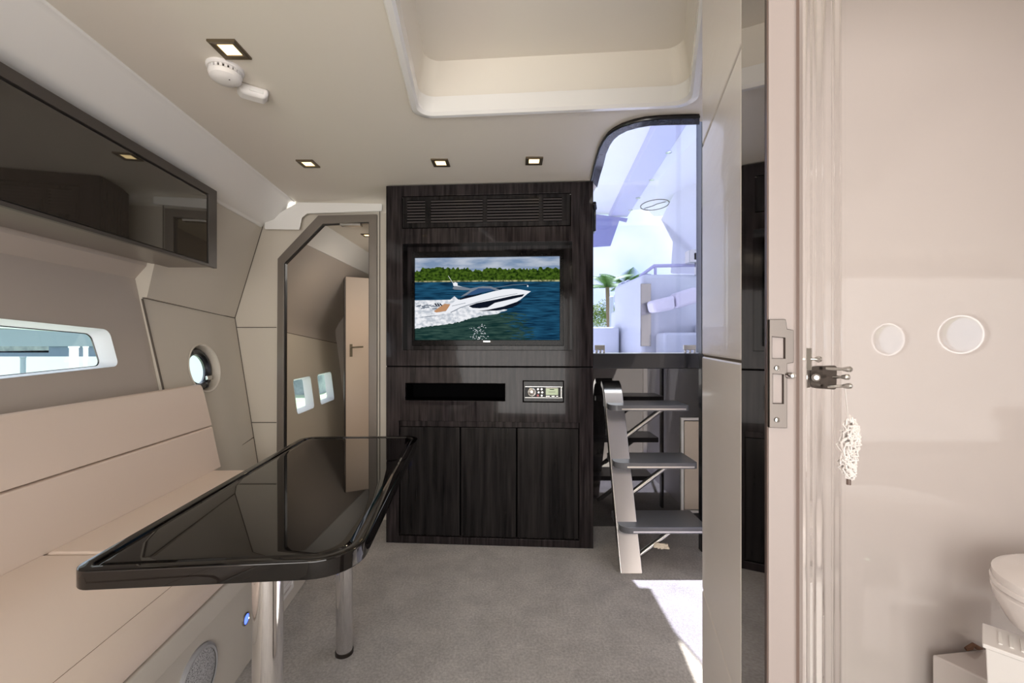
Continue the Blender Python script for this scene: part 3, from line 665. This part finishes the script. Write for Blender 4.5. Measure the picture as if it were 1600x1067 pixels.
n_.links.new(tcn.outputs['Object'], vn.inputs['Vector']); n_.links.new(vn.outputs['Distance'], rp.inputs['Fac']); n_.links.new(rp.outputs[0], bs.inputs['Base Color'])
m.build('grille', gm, spk, smooth=True)
p = sb(447, 920); vp = thing('vent_plate', 'small white rectangular vent plate low on the sofa base behind the near table leg', 'vent', p)
def sbt(a, z, w): return Vector((0, 0, 0))+Vector((H(FX, 1.0), 1.0, 0))+ALONG*a+SIDE*w+Vector((0, 0, z))
aa = (Vector((p.x, p.y, 0))-Vector((H(FX, 1.0), 1.0, 0))).dot(ALONG)
m = MB(); m.plate(rect(aa-.11, aa+.06, .06, .20), [rect(aa-.095, aa+.045, .075, .185)], lambda u, v: sbt(u, v, .008), lambda u, v: sbt(u, v, 0)); m.build('frame', M['white'], vp, bevel=.002)
m = MB()
for k in range(5): z = .085+k*.022; m.loft([[sbt(a, z, .002), sbt(a, z+.015, .002), sbt(a, z+.012, .006), sbt(a, z, .006)] for a in (aa-.095, aa+.045)])
m.build('slats', M['white'], vp)

# ---- overhead cabinet on the left
oc = thing('overhead_cabinet', 'long smoked-gloss overhead cabinet with taupe metal edges, above the window on the left', 'cabinet', (H(-1.5, 1.0), 1.0, 1.46))
x265 = -1.407-K*(2.65-1.997)
q0 = -1.3
prf = lambda a, b: [(x265-.02, a), (x265, a), (x265, b), (x265-.02, b)]
# body follows the hull behind it
body = MB(); body.loft([[Vector((H(x, d), d, z)) for x, z in ((x265-.006, 1.465), (x265-.006, 1.826), (-1.568, 1.826), (-1.695, 1.472), (-1.69, 1.465))] for d in (1.985, q0)])
body.build('body', M['taupeframe'], oc, bevel=.003)
def fr(d, z, w=0): return Vector((H(x265, d), d, z))+SIDE*w
m = MB(); m.plate([(q0, 1.462), (1.997, 1.462), (1.997, 1.828), (q0, 1.828)], [[(q0+.02, 1.474), (1.935, 1.474), (1.935, 1.792), (q0+.02, 1.792)]], lambda d, z: fr(d, z, .012), lambda d, z: fr(d, z, -.006)); m.build('front_frame', mat('dark_taupe_metal', (86, 81, 77), .35, metal=.4), oc, bevel=.0015)
m = MB(); m.plate([(q0+.03, 1.478), (1.925, 1.478), (1.925, 1.785), (q0+.03, 1.785)], [], lambda d, z: fr(d, z, .0085), lambda d, z: fr(d, z, -.004)); m.build('door', M['taupegloss'], oc, bevel=.001)

# ---- downlights
def downlight(px, py, where, z=ZC, power=1.6, s=.041):
    c = onz(px, py, z)
    t = thing('downlight', where, 'downlight', (c.x, c.y, z-.004), 0, 'square recessed downlights')
    t.location = (c.x, c.y, z)
    t.matrix_world = Matrix.Translation(t.location)
    def sq(a, zz): return [c+Vector((x*a, y*a, zz)) for x, y in ((-1, -1), (1, -1), (1, 1), (-1, 1))]
    m = MB(); m.loft([sq(s, 0), sq(s, -.006), sq(s*.93, -.008), sq(s*.62, -.006), sq(s*.58, -.0025)], False); m.build('frame', M['brass'], t)
    m = MB(); m.loft([sq(s*.60, -.0005), sq(s*.60, -.003)]); m.build('lens', M['glow'], t)
    lamp('downlight_bulb', 'SPOT', (c.x, c.y, z-.02), power, (1, .78, .52), (c.x, c.y, 0), spot_size=2.3, spot_blend=.8, shadow_soft_size=.02)
    return t
downlight(359, 76, 'square bronze-rimmed downlight nearest the camera, in front of the smoke detector', power=1.5)
downlight(481.5, 255, 'square lit downlight in the ceiling just in front of the cabin doorway')
downlight(688.5, 253.5, 'square lit downlight above the left half of the dark console')
downlight(834.5, 250.5, 'square lit downlight above the right half of the dark console')
downlight(574, 367, 'small lit downlight in the cabin ceiling seen through the doorway', power=9)
lamp('cabin_fill', 'AREA', (-.75, 3.5, 1.6), 3.6, (1, .93, .85), (-1.6, 3.6, .9), shape='SQUARE', size=.7)  # added area light inside the cabin, brightens its dark hull side
# washroom lamp on its own ceiling
lamp('washroom_lamp', 'AREA', (1.25, .75, HZ-.03), 2.2, (1, .9, .84), (1.25, .8, 0), shape='SQUARE', size=.25)
lamp('washroom_entry_lamp', 'SPOT', (.05, -.1, ZC-.03), 4, (1, .82, .62), (.9, 1.0, .9), spot_size=1.6, spot_blend=.8, shadow_soft_size=.08)
# ---- smoke detector and sensor
c = onz(352, 116, ZC-.02); sd = thing('smoke_detector', 'round white smoke detector on the ceiling, beside the nearest downlight', 'smoke detector', (c.x, c.y, ZC))
c.z = ZC; T = axis(c, (0, 0, -1), (1, 0, 0))
m = MB(); m.lathe([(.052, 0), (.052, .006), (.048, .010)], T, 40); m.build('base', M['white'], sd, smooth=True)
m = MB(); m.lathe([(.040, .009), (.040, .020)], T, 32); m.build('chamber', M['darksteel'], sd)
m = MB()
for i in range(20):
    a = 2*PI*i/20; m.box((-.004, .038, .009), (.004, .044, .021), T @ Matrix.Rotation(a, 4, 'Z'))
m.build('vent_ribs', M['white'], sd)
m = MB(); m.lathe([(.045, .019), (.047, .022), (.044, .034), (.034, .042), (.015, .045), (.001, .0455)], T, 40); m.build('cap', M['white'], sd, smooth=True)
m = MB(); m.lathe([(.002, .044), (.002, .0465)], T @ Matrix.Translation((.02, .01, -.002)), 10); m.build('indicator', M['niche'], sd)
c = onz(395, 146, ZC-.015); sn = thing('alarm_sensor', 'white rounded alarm sensor box on the ceiling next to the smoke detector', 'sensor', (c.x, c.y, ZC), math.radians(35))
T = Matrix.Translation((c.x, c.y, ZC)) @ Matrix.Rotation(math.radians(35), 4, 'Z')
m = MB(); m.loft([[T @ Vector((x*a, y*a, z)) for x, y in ((-.045, -.030), (.045, -.030), (.045, .030), (-.045, .030))] for a, z in ((1.04, 0), (1, -.018), (.8, -.034))]); m.build('housing', M['white'], sn, bevel=.010, seg=3)
m = MB(); m.box((-.012, -.0315, -.022), (.03, -.026, -.012), T); m.build('lens', M['fascia'], sn, bevel=.002)

# ---- companionway steps
stp = thing('companion_steps', 'polished steel ladder with three grey treads leading up to the tinted door', 'steps', (.58, 2.1, 0))
m = MB(); sl = Vector((0, .40, .91)).normalized(); nr = Vector((0, -.91, .40)).normalized()
pts = [Vector((0, 2.03, 0)), Vector((0, 2.03, 0))+sl*.90, Vector((0, 2.03, 0))+sl*.95+Vector((0, .014, 0)), Vector((0, 2.03, 0))+sl*.975+Vector((0, .05, 0))]
x0, x1 = .522, .628
frn = [Vector((0, 2.02, 0))]; 
rings = []
for i, p in enumerate(pts):
    tt = (pts[min(i+1, 3)]-pts[max(i-1, 0)]).normalized(); nn_ = Vector((0, tt.z, -tt.y)); q = nn_*.035
    if i == 0: q = Vector((0, .038, 0))
    rings.append([Vector((x0, p.y, p.z)), Vector((x1, p.y, p.z)), Vector((x1, p.y+q.y, p.z+q.z)), Vector((x0, p.y+q.y, p.z+q.z))])
m.loft(rings); m.build('stringer', M['satin'], stp, bevel=.004)
for i, (z, df, db, xr) in enumerate(((.775, 2.27, 2.47, .955), (.495, 2.165, 2.375, .955), (.212, 2.055, 2.27, .955))):
    m = MB(); m.plate(rpoly([(.53, df), (xr, df), (xr, db), (.53, db)], [.045, .02, .01, .02], 6), [], lambda u, v: Vector((u, v, z)), lambda u, v: Vector((u, v, z-.03)))
    tr = m.build('tread', M['tread'], stp, bevel=.004)
    m = MB(); m.box((.59, df-.003, z-.024), (xr-.02, df+.002, z-.016)); m.build('nosing', M['steel'], tr)
    m = MB(); dd_ = df+.09; m.tube([(.625, dd_, z-.195), (.84, dd_, z-.03)], .014, 12); m.tube([(.60, dd_, z-.21), (.63, dd_, z-.19)], .012, 10); m.build('strut', M['steel'], stp, smooth=True)
m = MB(); z = .212; bb = Vector((.735, 2.13, z-.118))
for k in range(9):
    a = k*.7; m.tube([bb+Vector((-.02+.004*k, 0, -.01)), bb+Vector((-.02+.004*k+.02*math.cos(a), -.012, .012*math.sin(a))), bb+Vector((.03+.003*k, -.006, -.006+.01*math.sin(a*2)))], .006, 6)
tag(m.build('cloth_tie', mat('cream_cloth', (226, 214, 190), .9), smooth=True), 'scrap of cream cloth knotted on the strut below the lowest tread', 'cloth')
# ---- locker door in the companionway wall
lk = thing('locker_hatch', 'cream locker hatch with a white frame in the dark wall, right of the steps', 'hatch', (1.09, 2.555, .086))
m = MB(); m.plate(rect(1.02, 1.155, .086, .66), [rect(1.036, 1.155-.004, .10, .644)], lambda u, v: Vector((u, 2.545, v)), lambda u, v: Vector((u, 2.562, v))); m.build('frame', M['fascia'], lk, bevel=.002)
m = MB(); m.box((1.042, 2.550, .106), (1.149, 2.558, .638)); m.build('panel', mat('locker_cream', (214, 200, 182), .5), lk, bevel=.001)
# ---- tinted acrylic door
gd = thing('companionway_door', 'tall clear blue-tinted acrylic door above the steps, standing on a dark sill', 'door', (.78, 2.42, 1.053))
m = MB(); m.box((.462, 2.415, 1.056), (1.062, 2.425, 2.75)); m.build('pane', M['acrylic'], gd)
m = MB(); m.box((.4545, 2.405, 1.055), (.462, 2.435, 2.75)); m.box((1.062, 2.405, 1.055), (1.072, 2.435, 2.75)); m.build('edge_frame', M['seal'], gd)
for px in (937, 1077):
    c = P(px, 545, 2.41); m = MB(); w_ = .035 if px > 1000 else .028
    m.box((c.x-w_, 2.400, c.z-.006), (c.x+w_, 2.414, c.z+.022))
    for k in range(3): m.box((c.x-w_+.004+k*w_*.75, 2.396, c.z-.024), (c.x-w_+.004+k*w_*.75+.010, 2.412, c.z-.006))
    m.build('hinge', M['steel'], gd, bevel=.002)
m = MB(); m.box((.446, 2.30, 1.72), (.458, 2.36, 1.85)); m.tube([(.452, 2.3, 1.84), (.44, 2.26, 1.86)], .012, 8); m.build('latch', M['seal'], gd, bevel=.003)

# ================================================================== WASHROOM THINGS
def wash_tilt(o): return o
hk = thing('robe_hook', 'steel plate with four round pegs, fixed to the white washroom wall', 'hook', P(1287, 590, .60))
dh = .60
hq = [P(1266, 606, dh), P(1307, 609, dh+.012), P(1308, 571, dh+.012), P(1268, 572, dh)]
m = MB(); hr = rpoly([(0, 0), (1, 0), (1, 1), (0, 1)], [.22, .12, .12, .22], 5)
def hT(u, v, w): return (hq[0]*(1-u)+hq[1]*u)*(1-v)+(hq[3]*(1-u)+hq[2]*u)*v+Vector((0, w, 0))
m.plate(hr, [], lambda u, v: hT(u, v, 0), lambda u, v: hT(u, v, .005)); m.build('plate', M['darksteel'], hk, bevel=.001)
m = MB(); m.tube([hT(.4, .5, .004), hT(.35, .5, .035)], .009, 14); m.build('wall_mount', M['darksteel'], hk, smooth=True)
for a, b in (((1291, 576), (1329, 577)), ((1303, 589), (1325, 589)), ((1294, 604), (1329, 603))):
    m = MB(); p = P(*a, dh+.002); q = P(*b, dh-.020); m.tube([p, q], [.0025, .002], 10); m.tube([q-(q-p).normalized()*.009, q-(q-p).normalized()*.003, q, q+(q-p).normalized()*.002], [.0025, .004, .004, .002], 12); m.build('peg', M['steel'], hk, smooth=True)
m = MB(); m.tube([P(1275, 590, dh), P(1275, 590, dh-.018), P(1276, 590, dh-.022)], [.004, .0055, .003], 12); m.build('peg', M['steel'], hk, smooth=True)
cat = thing('hook_catch', 'small steel cross-shaped catch on the white trim, left above the pegs', 'catch', P(1262, 562, .55))
m = MB(); p = P(1261, 561, .548); m.box((p.x-.0045, .545, p.z-.0145), (p.x+.0045, .550, p.z+.0145)); m.build('plate', M['steel'], cat, bevel=.001)
for s in (-1, 1):
    m = MB(); m.lathe([(.0015, 0), (.0015, .004), (.0045, .009), (.003, .012)], axis((p.x+s*.003, .546, p.z), (s, -.3, 0)), 12); m.build('thumb_knob', M['steel'], cat, smooth=True)
# bath scrunchie: fluffy net on a cord
pf = thing('bath_puff', 'white mesh bath puff hanging from the steel pegs in the washroom', 'bath puff', P(1328, 755, .64))
m = MB()
for k in range(60):
    t_ = k/59; c = P(1326+3*math.sin(t_*7), 655+t_*88, .64); r_ = .006+.0075*math.sin(t_*PI)**.6
    a = random.uniform(0, 2*PI); dv = Vector((math.cos(a), -abs(math.sin(a)), random.uniform(-.7, .7))).normalized()
    u_ = dv.orthogonal().normalized(); w_ = dv.cross(u_); lp = [c+dv*r_*.5+(u_*math.cos(g*PI/4)*r_*.8+w_*math.sin(g*PI/4)*r_*.8)*(1+.2*math.sin(g*3+k)) for g in range(9)]
    m.tube(lp, .0015, 5, False)
m.build('netting', M['net'], pf, smooth=True)
m = MB(); p = P(1326, 755, .64); m.tube([p+Vector((0, 0, .016)), p+Vector((0, 0, -.002))], .003, 8); m.build('bead', M['brown'], pf, smooth=True)
m = MB(); m.tube([P(1320, 603, .585), P(1323, 632, .61), P(1325, 655, .638)], .001, 6); m.build('cord', M['net'], pf)
# toilet
tcx, tcy = 1.60, 1.135
to = thing('toilet', 'white ceramic toilet with closed lid, cut by the right edge of the picture', 'toilet', (tcx, tcy, 0))
def ell(cx, cy, a, b, z, n=48): return [Vector((cx+a*math.cos(2*PI*i/n), cy+b*math.sin(2*PI*i/n)*(1.0), z)) for i in range(n)]
m = MB(); m.loft([ell(tcx+.12, tcy, .07, .09, .10), ell(tcx+.12, tcy, .075, .09, .20), ell(tcx+.09, tcy, .11, .11, .28), ell(tcx, tcy, .20, .165, .34), ell(tcx, tcy, .232, .185, .40), ell(tcx, tcy, .235, .188, .425), ell(tcx, tcy, .225, .18, .432)])
m.build('bowl', M['ceramic'], to, smooth=True)
m = MB(); m.loft([ell(tcx, tcy, .228, .183, .434), ell(tcx, tcy, .236, .19, .438), ell(tcx, tcy, .236, .19, .450), ell(tcx, tcy, .228, .183, .454)]); m.build('seat', M['ceramic'], to, smooth=True)
m = MB(); m.loft([ell(tcx, tcy, .226, .181, .437), ell(tcx, tcy, .234, .188, .461), ell(tcx, tcy, .232, .186, .474), ell(tcx, tcy, .21, .165, .484), ell(tcx, tcy, .10, .08, .49)]); m.build('lid', M['ceramic'], to, smooth=True)
m = MB(); m.box((tcx+.10, tcy-.10, -.16), (tcx+.30, tcy+.10, .12)); m.build('foot', M['ceramic'], to, bevel=.02)
to.location.z = -.022
# plinth step and brown clip, box
pa = onz(1456, 1022, .075)
pb = onz(1552, 1067, .075); pe = onz(1536, 1010, .075); ub = (pb-pa).normalized(); ue = Vector((1, .12, 0)).normalized()
m = MB(); q4 = [pa, pa+ub*.22, pa+ub*.22+Vector((.25, .03, 0)), pa+Vector((.36, .045, 0))]
m.loft([[Vector((p.x, p.y, z)) for p in q4] for z in (-.16, .075)]); tag(m.build('plinth', M['gel'], bevel=.006), 'low white plinth by the washroom back wall, lower left of the toilet', 'plinth')
c = onz(1521, 1017, .075); m = MB(); m.tube([c+Vector((-.025, 0, .006)), c+Vector((-.01, 0, .012)), c+Vector((.0, 0, .022)), c+Vector((.012, 0, .012)), c+Vector((.032, .004, .005))], [.006, .008, .006, .008, .004], 8)
tag(m.build('clip', mat('brown_clip', (110, 78, 58), .5), smooth=True), 'tiny brown clip lying on the white plinth left of the toilet', 'clip')
ca = P(1533, 1005, 1.16); m = MB(); bxn = thing('storage_tub', 'translucent white plastic tub on the washroom floor in front of the plinth', 'tub', (ca.x+.14, 1.25, 0))
qd = Vector((ca.x, 1.16, 0)).normalized(); qx = Vector((qd.y, -qd.x, 0)); cb_ = Vector((ca.x+.003, 1.16, 0)); M4 = lambda a, b, z: cb_+qx*a+qd*b+Vector((0, 0, z))
m.loft([[M4(a, b, z) for a, b in ((o, o), (.16-o, o), (.16-o, .13-o), (o, .13-o))] for o, z in ((.02, -.16), (.006, ca.z-.012), (0, ca.z-.012), (0, ca.z))]); m.build('body', M['white'], bxn, bevel=.005)
m = MB()
for k in range(5): m.loft([[M4(.03+k*.02, .03, z), M4(.037+k*.02, .03, z), M4(.037+k*.02, .10, z), M4(.03+k*.02, .10, z)] for z in (ca.z, ca.z+.003)])
m.build('lid_ribs', M['fascia'], bxn)

# ================================================================== OUTSIDE, SEEN THROUGH THE COMPANIONWAY
m = MB(); m.box((-.2, 2.62, .90), (4.2, 7.2, .96)); struct(m.build('cockpit_floor', M['cock']))
# hardtop
ht = thing('hardtop', 'pale boat hardtop over the cockpit with a diagonal beam, seen through the tinted door', 'hardtop', (2, 5.5, 3.3))
zt = 3.30
def hz(px, py, z=zt): d = (z-CZ)*F/(CY-py); return Vector(((px-CX)/F*d, d, z))
m = MB(); m.plate([(.9, 3.06), (3.9, 3.06), (3.9, 6.9), (2.45, 7.3), (2.2, 6.9), (2.0, 6.95), (1.85, 7.2), (1.0, 7.2)], [], lambda u, v: Vector((u, v, zt)), lambda u, v: Vector((u, v, zt+.06))); m.build('roof', M['hard'], ht, bevel=.01)
m = MB(); a = hz(1062, 160); b = hz(965, 335); dv = (b-a).normalized(); wv = Vector((dv.y, -dv.x, 0))*.16
m.loft([[a-wv, a+wv*1.2, a+wv+Vector((0, 0, -.05)), a-wv*.8+Vector((0, 0, -.05))], [b-wv, b+wv*1.2, b+wv+Vector((0, 0, -.05)), b-wv*.8+Vector((0, 0, -.05))]]); m.build('beam', M['hard2'], ht, bevel=.008)
for px, py in ((985, 328), (997, 309), (1018, 281), (1045, 238)):
    c = hz(px, py, zt-.05); m = MB(); m.lathe([(.035, .003), (.035, -.006), (.02, -.009)], Matrix.Translation(c), 18); m.build('ceiling_spot', M['chrome'], ht, smooth=True)
c = hz(1023, 320); m = MB(); m.torus(.21, .009, Matrix.Translation(c) @ Matrix.Diagonal((1, 1.25, 1, 1))); em = m.build('ring_emblem', M['darksteel'], ht, smooth=True)
m = MB(); m.tube([c+Vector((-.11, .17, 0)), c+Vector((-.02, .05, 0)), c+Vector((.02, -.05, 0)), c+Vector((.12, -.16, 0))], .009, 8); m.build('emblem_stroke', M['darksteel'], em)
# right pillar of the hardtop
m = MB(); pl = [P(1032, 343, 6.6), P(1050, 378, 6.4), P(1047, 428, 6.3), P(1130, 432, 6.0), P(1130, 150, 5.0)]
m.loft([pl, [v+Vector((.25, .12, 0)) for v in pl]]); m.build('pillar', M['hard'], ht, bevel=.02)
# canvas awning on the left
m = MB(); pl = [P(925, 334, 7.1), P(981, 341, 7.1), P(979, 347, 7.1), P(968, 344, 7.1), P(954, 384, 7.1), P(925, 386, 7.1)]
m.loft([pl, [v+Vector((0, .03, 0)) for v in pl]]); tag(m.build('awning', M['awn']), 'lilac canvas awning hanging left under the hardtop outside the tinted door', 'awning')
# cockpit unit at right
cu_ = thing('cockpit_unit', 'white moulded cockpit unit with a steel corner panel, outside behind the tinted door', 'cockpit unit', P(1040, 552, 4.0))
zc0 = .96
m = MB(); tpz = P(0, 428, 4.0).z; xa = P(1003, 0, 4.0).x
m.loft([[Vector((x, y, z)) for x, y in ((xa, 4.0), (3.4, 4.0), (3.4, 4.9), (xa-.05, 4.9))] for z in (zc0, tpz)]); m.build('body', M['cock'], cu_, bevel=.04, seg=3)
m = MB(); a = P(1001, 443, 3.97); b = P(1017, 541, 3.97); m.box((a.x, 3.96, b.z), (b.x, 3.985, a.z)); m.build('steel_panel', mat('mirror_steel', (170, 168, 160), .12, metal=1), cu_, bevel=.004)
m = MB(); m.box((P(1086, 0, 3.95).x, 3.3, zc0), (3.3, 3.98, P(0, 505, 3.95).z)); m.box((xa+.12, 3.75, zc0), (3.3, 3.99, P(0, 520, 3.9).z)); m.build('seat_base', M['cock'], cu_, bevel=.03, seg=3)
for pts4 in ([(1018, 470), (1055, 461), (1056, 483), (1022, 489)], [(1056, 458), (1090, 447), (1094, 472), (1058, 482)]):
    m = MB(); q = [P(*p, 3.7) for p in pts4]; m.loft([q, [v+Vector((.02, .22, .01)) for v in q]])
    tag(m.build('cockpit_cushion', M['cush'], bevel=.03, seg=3), 'left of the two pale quilted cushions leaning on the white cockpit unit' if pts4[0][0] == 1018 else 'right, higher one of the two pale quilted cushions leaning on the white cockpit unit', 'cushion', 'cockpit cushions')
m = MB(); ra = [P(1001, 445, 4.1), P(1001, 431, 4.1), P(1022, 415.5, 4.05), P(1092, 414, 4.05), P(1130, 414, 4.05)]
m.tube(ra, .017, 10); m.tube([P(1024, 416, 4.05), P(1024, 432, 4.05)], .014, 8); m.tube([P(1001, 430, 4.1), P(1017, 430, 4.1)], .012, 8)
tag(m.build('handrail', M['hard2'], smooth=True), 'metal handrail along the top of the white cockpit unit outside', 'handrail')
bxo = thing('switch_box', 'small grey box with a dark slot above the handrail, outside near the door edge', 'box', P(1084, 411, 3.9))
m = MB(); a = P(1077, 410, 3.9); b = P(1098, 390, 3.9); m.box((a.x, 3.9, a.z), (b.x, 4.0, b.z)); m.box((b.x-.04, 3.95, tpz-.02), (b.x-.02, 3.99, a.z)); m.build('housing', M['steel'], bxo, bevel=.006)
m = MB(); a = P(1086, 405, 3.89); b = P(1089, 395, 3.89); m.box((a.x, 3.893, a.z), (b.x, 3.903, b.z)); m.build('slot', M['niche'], bxo)
# left cockpit lockers
m = MB(); a = P(928, 532, 4.6); b = P(1000, 511, 4.6); m.box((a.x-.6, 4.6, zc0), (xa-.06, 5.1, b.z)); tag(m.build('cockpit_step', M['cock'], bevel=.02), 'low white moulded step across the cockpit outside, left of the steel panel', 'step')
m = MB(); a = P(967, 520, 5.3); b = P(1003, 480, 5.3); m.loft([[P(967, 553, 5.3), P(1003, 553, 5.3), P(1003, 476, 5.3), P(969, 484, 5.3)], [P(967, 553, 5.3)+Vector((0, .5, 0)), P(1003, 553, 5.3)+Vector((0, .5, 0)), P(1003, 476, 5.3)+Vector((0, .5, 0)), P(969, 484, 5.3)+Vector((0, .5, 0))]])
tag(m.build('transom_locker', M['cock'], bevel=.02), 'square white transom locker outside, between the post and the steel panel', 'locker')
mo = thing('outboard_winch', 'grey davit arm with round drums, outside left of the handrail', 'winch', P(985, 470, 8.0))
m = MB(); m.box((P(964, 0, 8).x, 8.0, P(0, 471, 8).z), (P(1004, 0, 8).x, 8.25, P(0, 458, 8).z)); m.build('arm', M['motor'], mo, bevel=.02)
m = MB(); m.box((P(971, 0, 8).x, 8.0, P(0, 458, 8).z), (P(979, 0, 8).x, 8.3, P(0, 440, 8).z)); m.box((P(975, 0, 8).x, 8.05, -.6), (P(984, 0, 8).x, 8.2, P(0, 470, 8).z)); m.build('bracket', M['motor'], mo, bevel=.02)
for px, py, r_ in ((984, 451, .075), (997, 449, .05), (982, 441, .05)):
    m = MB(); T = axis(P(px, py, 7.97), (0, -1, 0)); m.lathe([(r_, -.3), (r_, 0), (r_*.8, .02), (r_*.6, .01), (r_*.3, .03)], T, 20); m.build('drum', M['motor'], mo, smooth=True)
m = MB(); m.tube([Vector((P(955.5, 0, 9).x, 9, -.6)), P(955.5, 466, 9)], .045, 16); m.lathe([(.05, 0), (.05, .03), (.02, .05)], Matrix.Translation(P(955.5, 466, 9)), 16); tag(m.build('mooring_post', M['cock'], smooth=True), 'plain white post in front of the palm, outside left', 'post')
# palm
def palm(px, base_d, top_py, r, n, label, nf):
    c = P(px, top_py, base_d); e = thing('palm_tree', label, 'palm tree', (c.x, base_d, -.3), 0)
    m = MB(); m.tube([(c.x+.1, base_d, -.3), (c.x+.05, base_d, c.z*.5), (c.x, base_d, c.z)], [.09, .07, .06], 10); m.build('trunk', M['trunk'], e, smooth=True)
    for k in range(nf):
        a = 2*PI*k/nf+random.uniform(-.2, .2); el = random.uniform(.3, 1.3); ln = r*random.uniform(.8, 1.1); m = MB(); pr = None
        spine = []
        for t_ in range(11):
            q = t_/10; rr = ln*q*math.cos(el*(1-q*.6)); zz = ln*(q*math.sin(el)-q*q*.5); spine.append(c+Vector((math.cos(a)*rr, math.sin(a)*rr, zz)))
        m.tube(spine, .012, 5)
        for t_ in range(1, 40):
            q = t_/40; i = int(q*10); f = q*10-i; p = spine[i].lerp(spine[min(i+1, 10)], f); tg = (spine[min(i+1, 10)]-spine[i]).normalized(); sd_ = tg.cross(Vector((0, 0, 1))).normalized()
            w = ln*.33*math.sin(PI*min(1, q*.85+.12))
            for s in (-1, 1):
                tip = p+(sd_*s*.8+tg*.55).normalized()*w+Vector((0, 0, -w*.35)); hw = tg*.018
                m.add([p-hw, p+hw, tip], [(0, 1, 2)])
        m.build('frond', M['leaf'], e, weld=False)
palm(949, 13, 449, 1.05, 0, 'feathery green palm outside, seen left through the tinted door', 9)
palm(978, 16, 450, 1.3, 0, 'second palm further back, its crown behind the grey davit arm', 11)
def bush(px, py, d, r, label, name='bush'):
    c = P(px, py, d); m = MB()
    for k in range(900):
        v = Vector((random.gauss(0, 1), random.gauss(0, 1), random.gauss(0, 1))).normalized(); rr = r*random.uniform(.55, 1.0)*(1+.25*math.sin(v.x*7)*math.cos(v.z*6))
        p = c+Vector((v.x*rr*1.2, v.y*rr, v.z*rr)); a = v.orthogonal().normalized(); b = v.cross(a); g_ = random.uniform(0, 6.28); a, b = a*math.cos(g_)+b*math.sin(g_), b*math.cos(g_)-a*math.sin(g_); s_ = r*.09
        m.add([p-a*s_, p+b*s_*.5+v*s_*.3, p+a*s_, p-b*s_*.5], [(0, 1, 2, 3)])
    tag(m.build(name, M['bush'], weld=False), label, 'bush')
bush(936, 492, 15, .5, 'yellow-green bush outside at the far left of the tinted door')
bush(963, 494, 17, .5, 'yellow-green bush outside behind the white post')
m = MB(); m.box((P(900, 0, 19).x, 19, -.3), (P(1200, 0, 19).x, 19.2, P(0, 499, 19).z)); tag(m.build('low_wall', M['shed_white']), 'low pale wall on the shore behind the bushes outside', 'wall')
# water / marina
m = MB(); m.box((-90, -40, -.62), (90, 120, -.6)); struct(m.build('ground_water', M['water']))
# boat shed outside the left windows
sh = thing('boat_shed', 'blue-grey boat shed with a pale roof, across the water outside the long left window', 'boat shed', (-7, 7, -.6))
D = 6.5; zf = lambda py: CZ-(py-CY)/F*D
m = MB(); m.box((-9.5, D, zf(515)), (-5.6, D+3, zf(541))) ; m.build('upper_wall', M['shed_light'], sh)
m = MB(); q1 = P(-120, 505, 5.9); q2 = P(165, 523, 5.9); vv = Vector((0, 0, .042)); yy_ = Vector((0, .3, 0)); m.loft([[q1, q1+vv, q1+vv+yy_, q1+yy_], [q2, q2+vv, q2+vv+yy_, q2+yy_]]); m.build('roof_beam', M['shed_white'], sh, bevel=.02)
m = MB(); m.box((-9.5, D-.1, zf(502)), (-5.4, D+3.2, zf(440))); m.build('roof', M['shed_light'], sh)
m = MB(); m.box((-7.15, D+.02, zf(557)), (-5.6, D+3, zf(541))); m.box((-9.5, D+.02, zf(557)), (-7.15, D+3, zf(551))); m.build('dark_wall', M['shed_dark'], sh)
m = MB(); m.box((-9.5, D+.01, -.6), (-5.6, D+3, zf(557))); m.build('lower_wall', M['shed_white'], sh)
for px, d_, r_, y0_, lb in ((36, 5.6, .026, 557, 'thin grey dock post, leftmost outside the long window'), (115.5, 5.2, .042, 541, 'thick white dock post with a cap, outside the long window'), (134, 5.8, .026, 541, 'thin white dock post, right of the thick one outside the window')):
    p = P(px, y0_, d_); m = MB(); m.lathe([(r_, -.6-p.z), (r_, -.02), (r_*1.2, -.018), (r_*1.2, 0)], Matrix.Translation(p), 14)
    tag(m.build('dock_post', M['shed_white'] if px > 50 else M['shed_light'], smooth=True), lb, 'post', 'dock posts')
m = MB(); m.box((-30, 14, -.6), (-6.5, 15, 1.7)); tag(m.build('dock_fence', mat('dock_fence_grey', (95, 105, 112), .8, var=((140, 150, 150), 3))), 'grey fence across the water seen through the small cabin windows', 'fence')
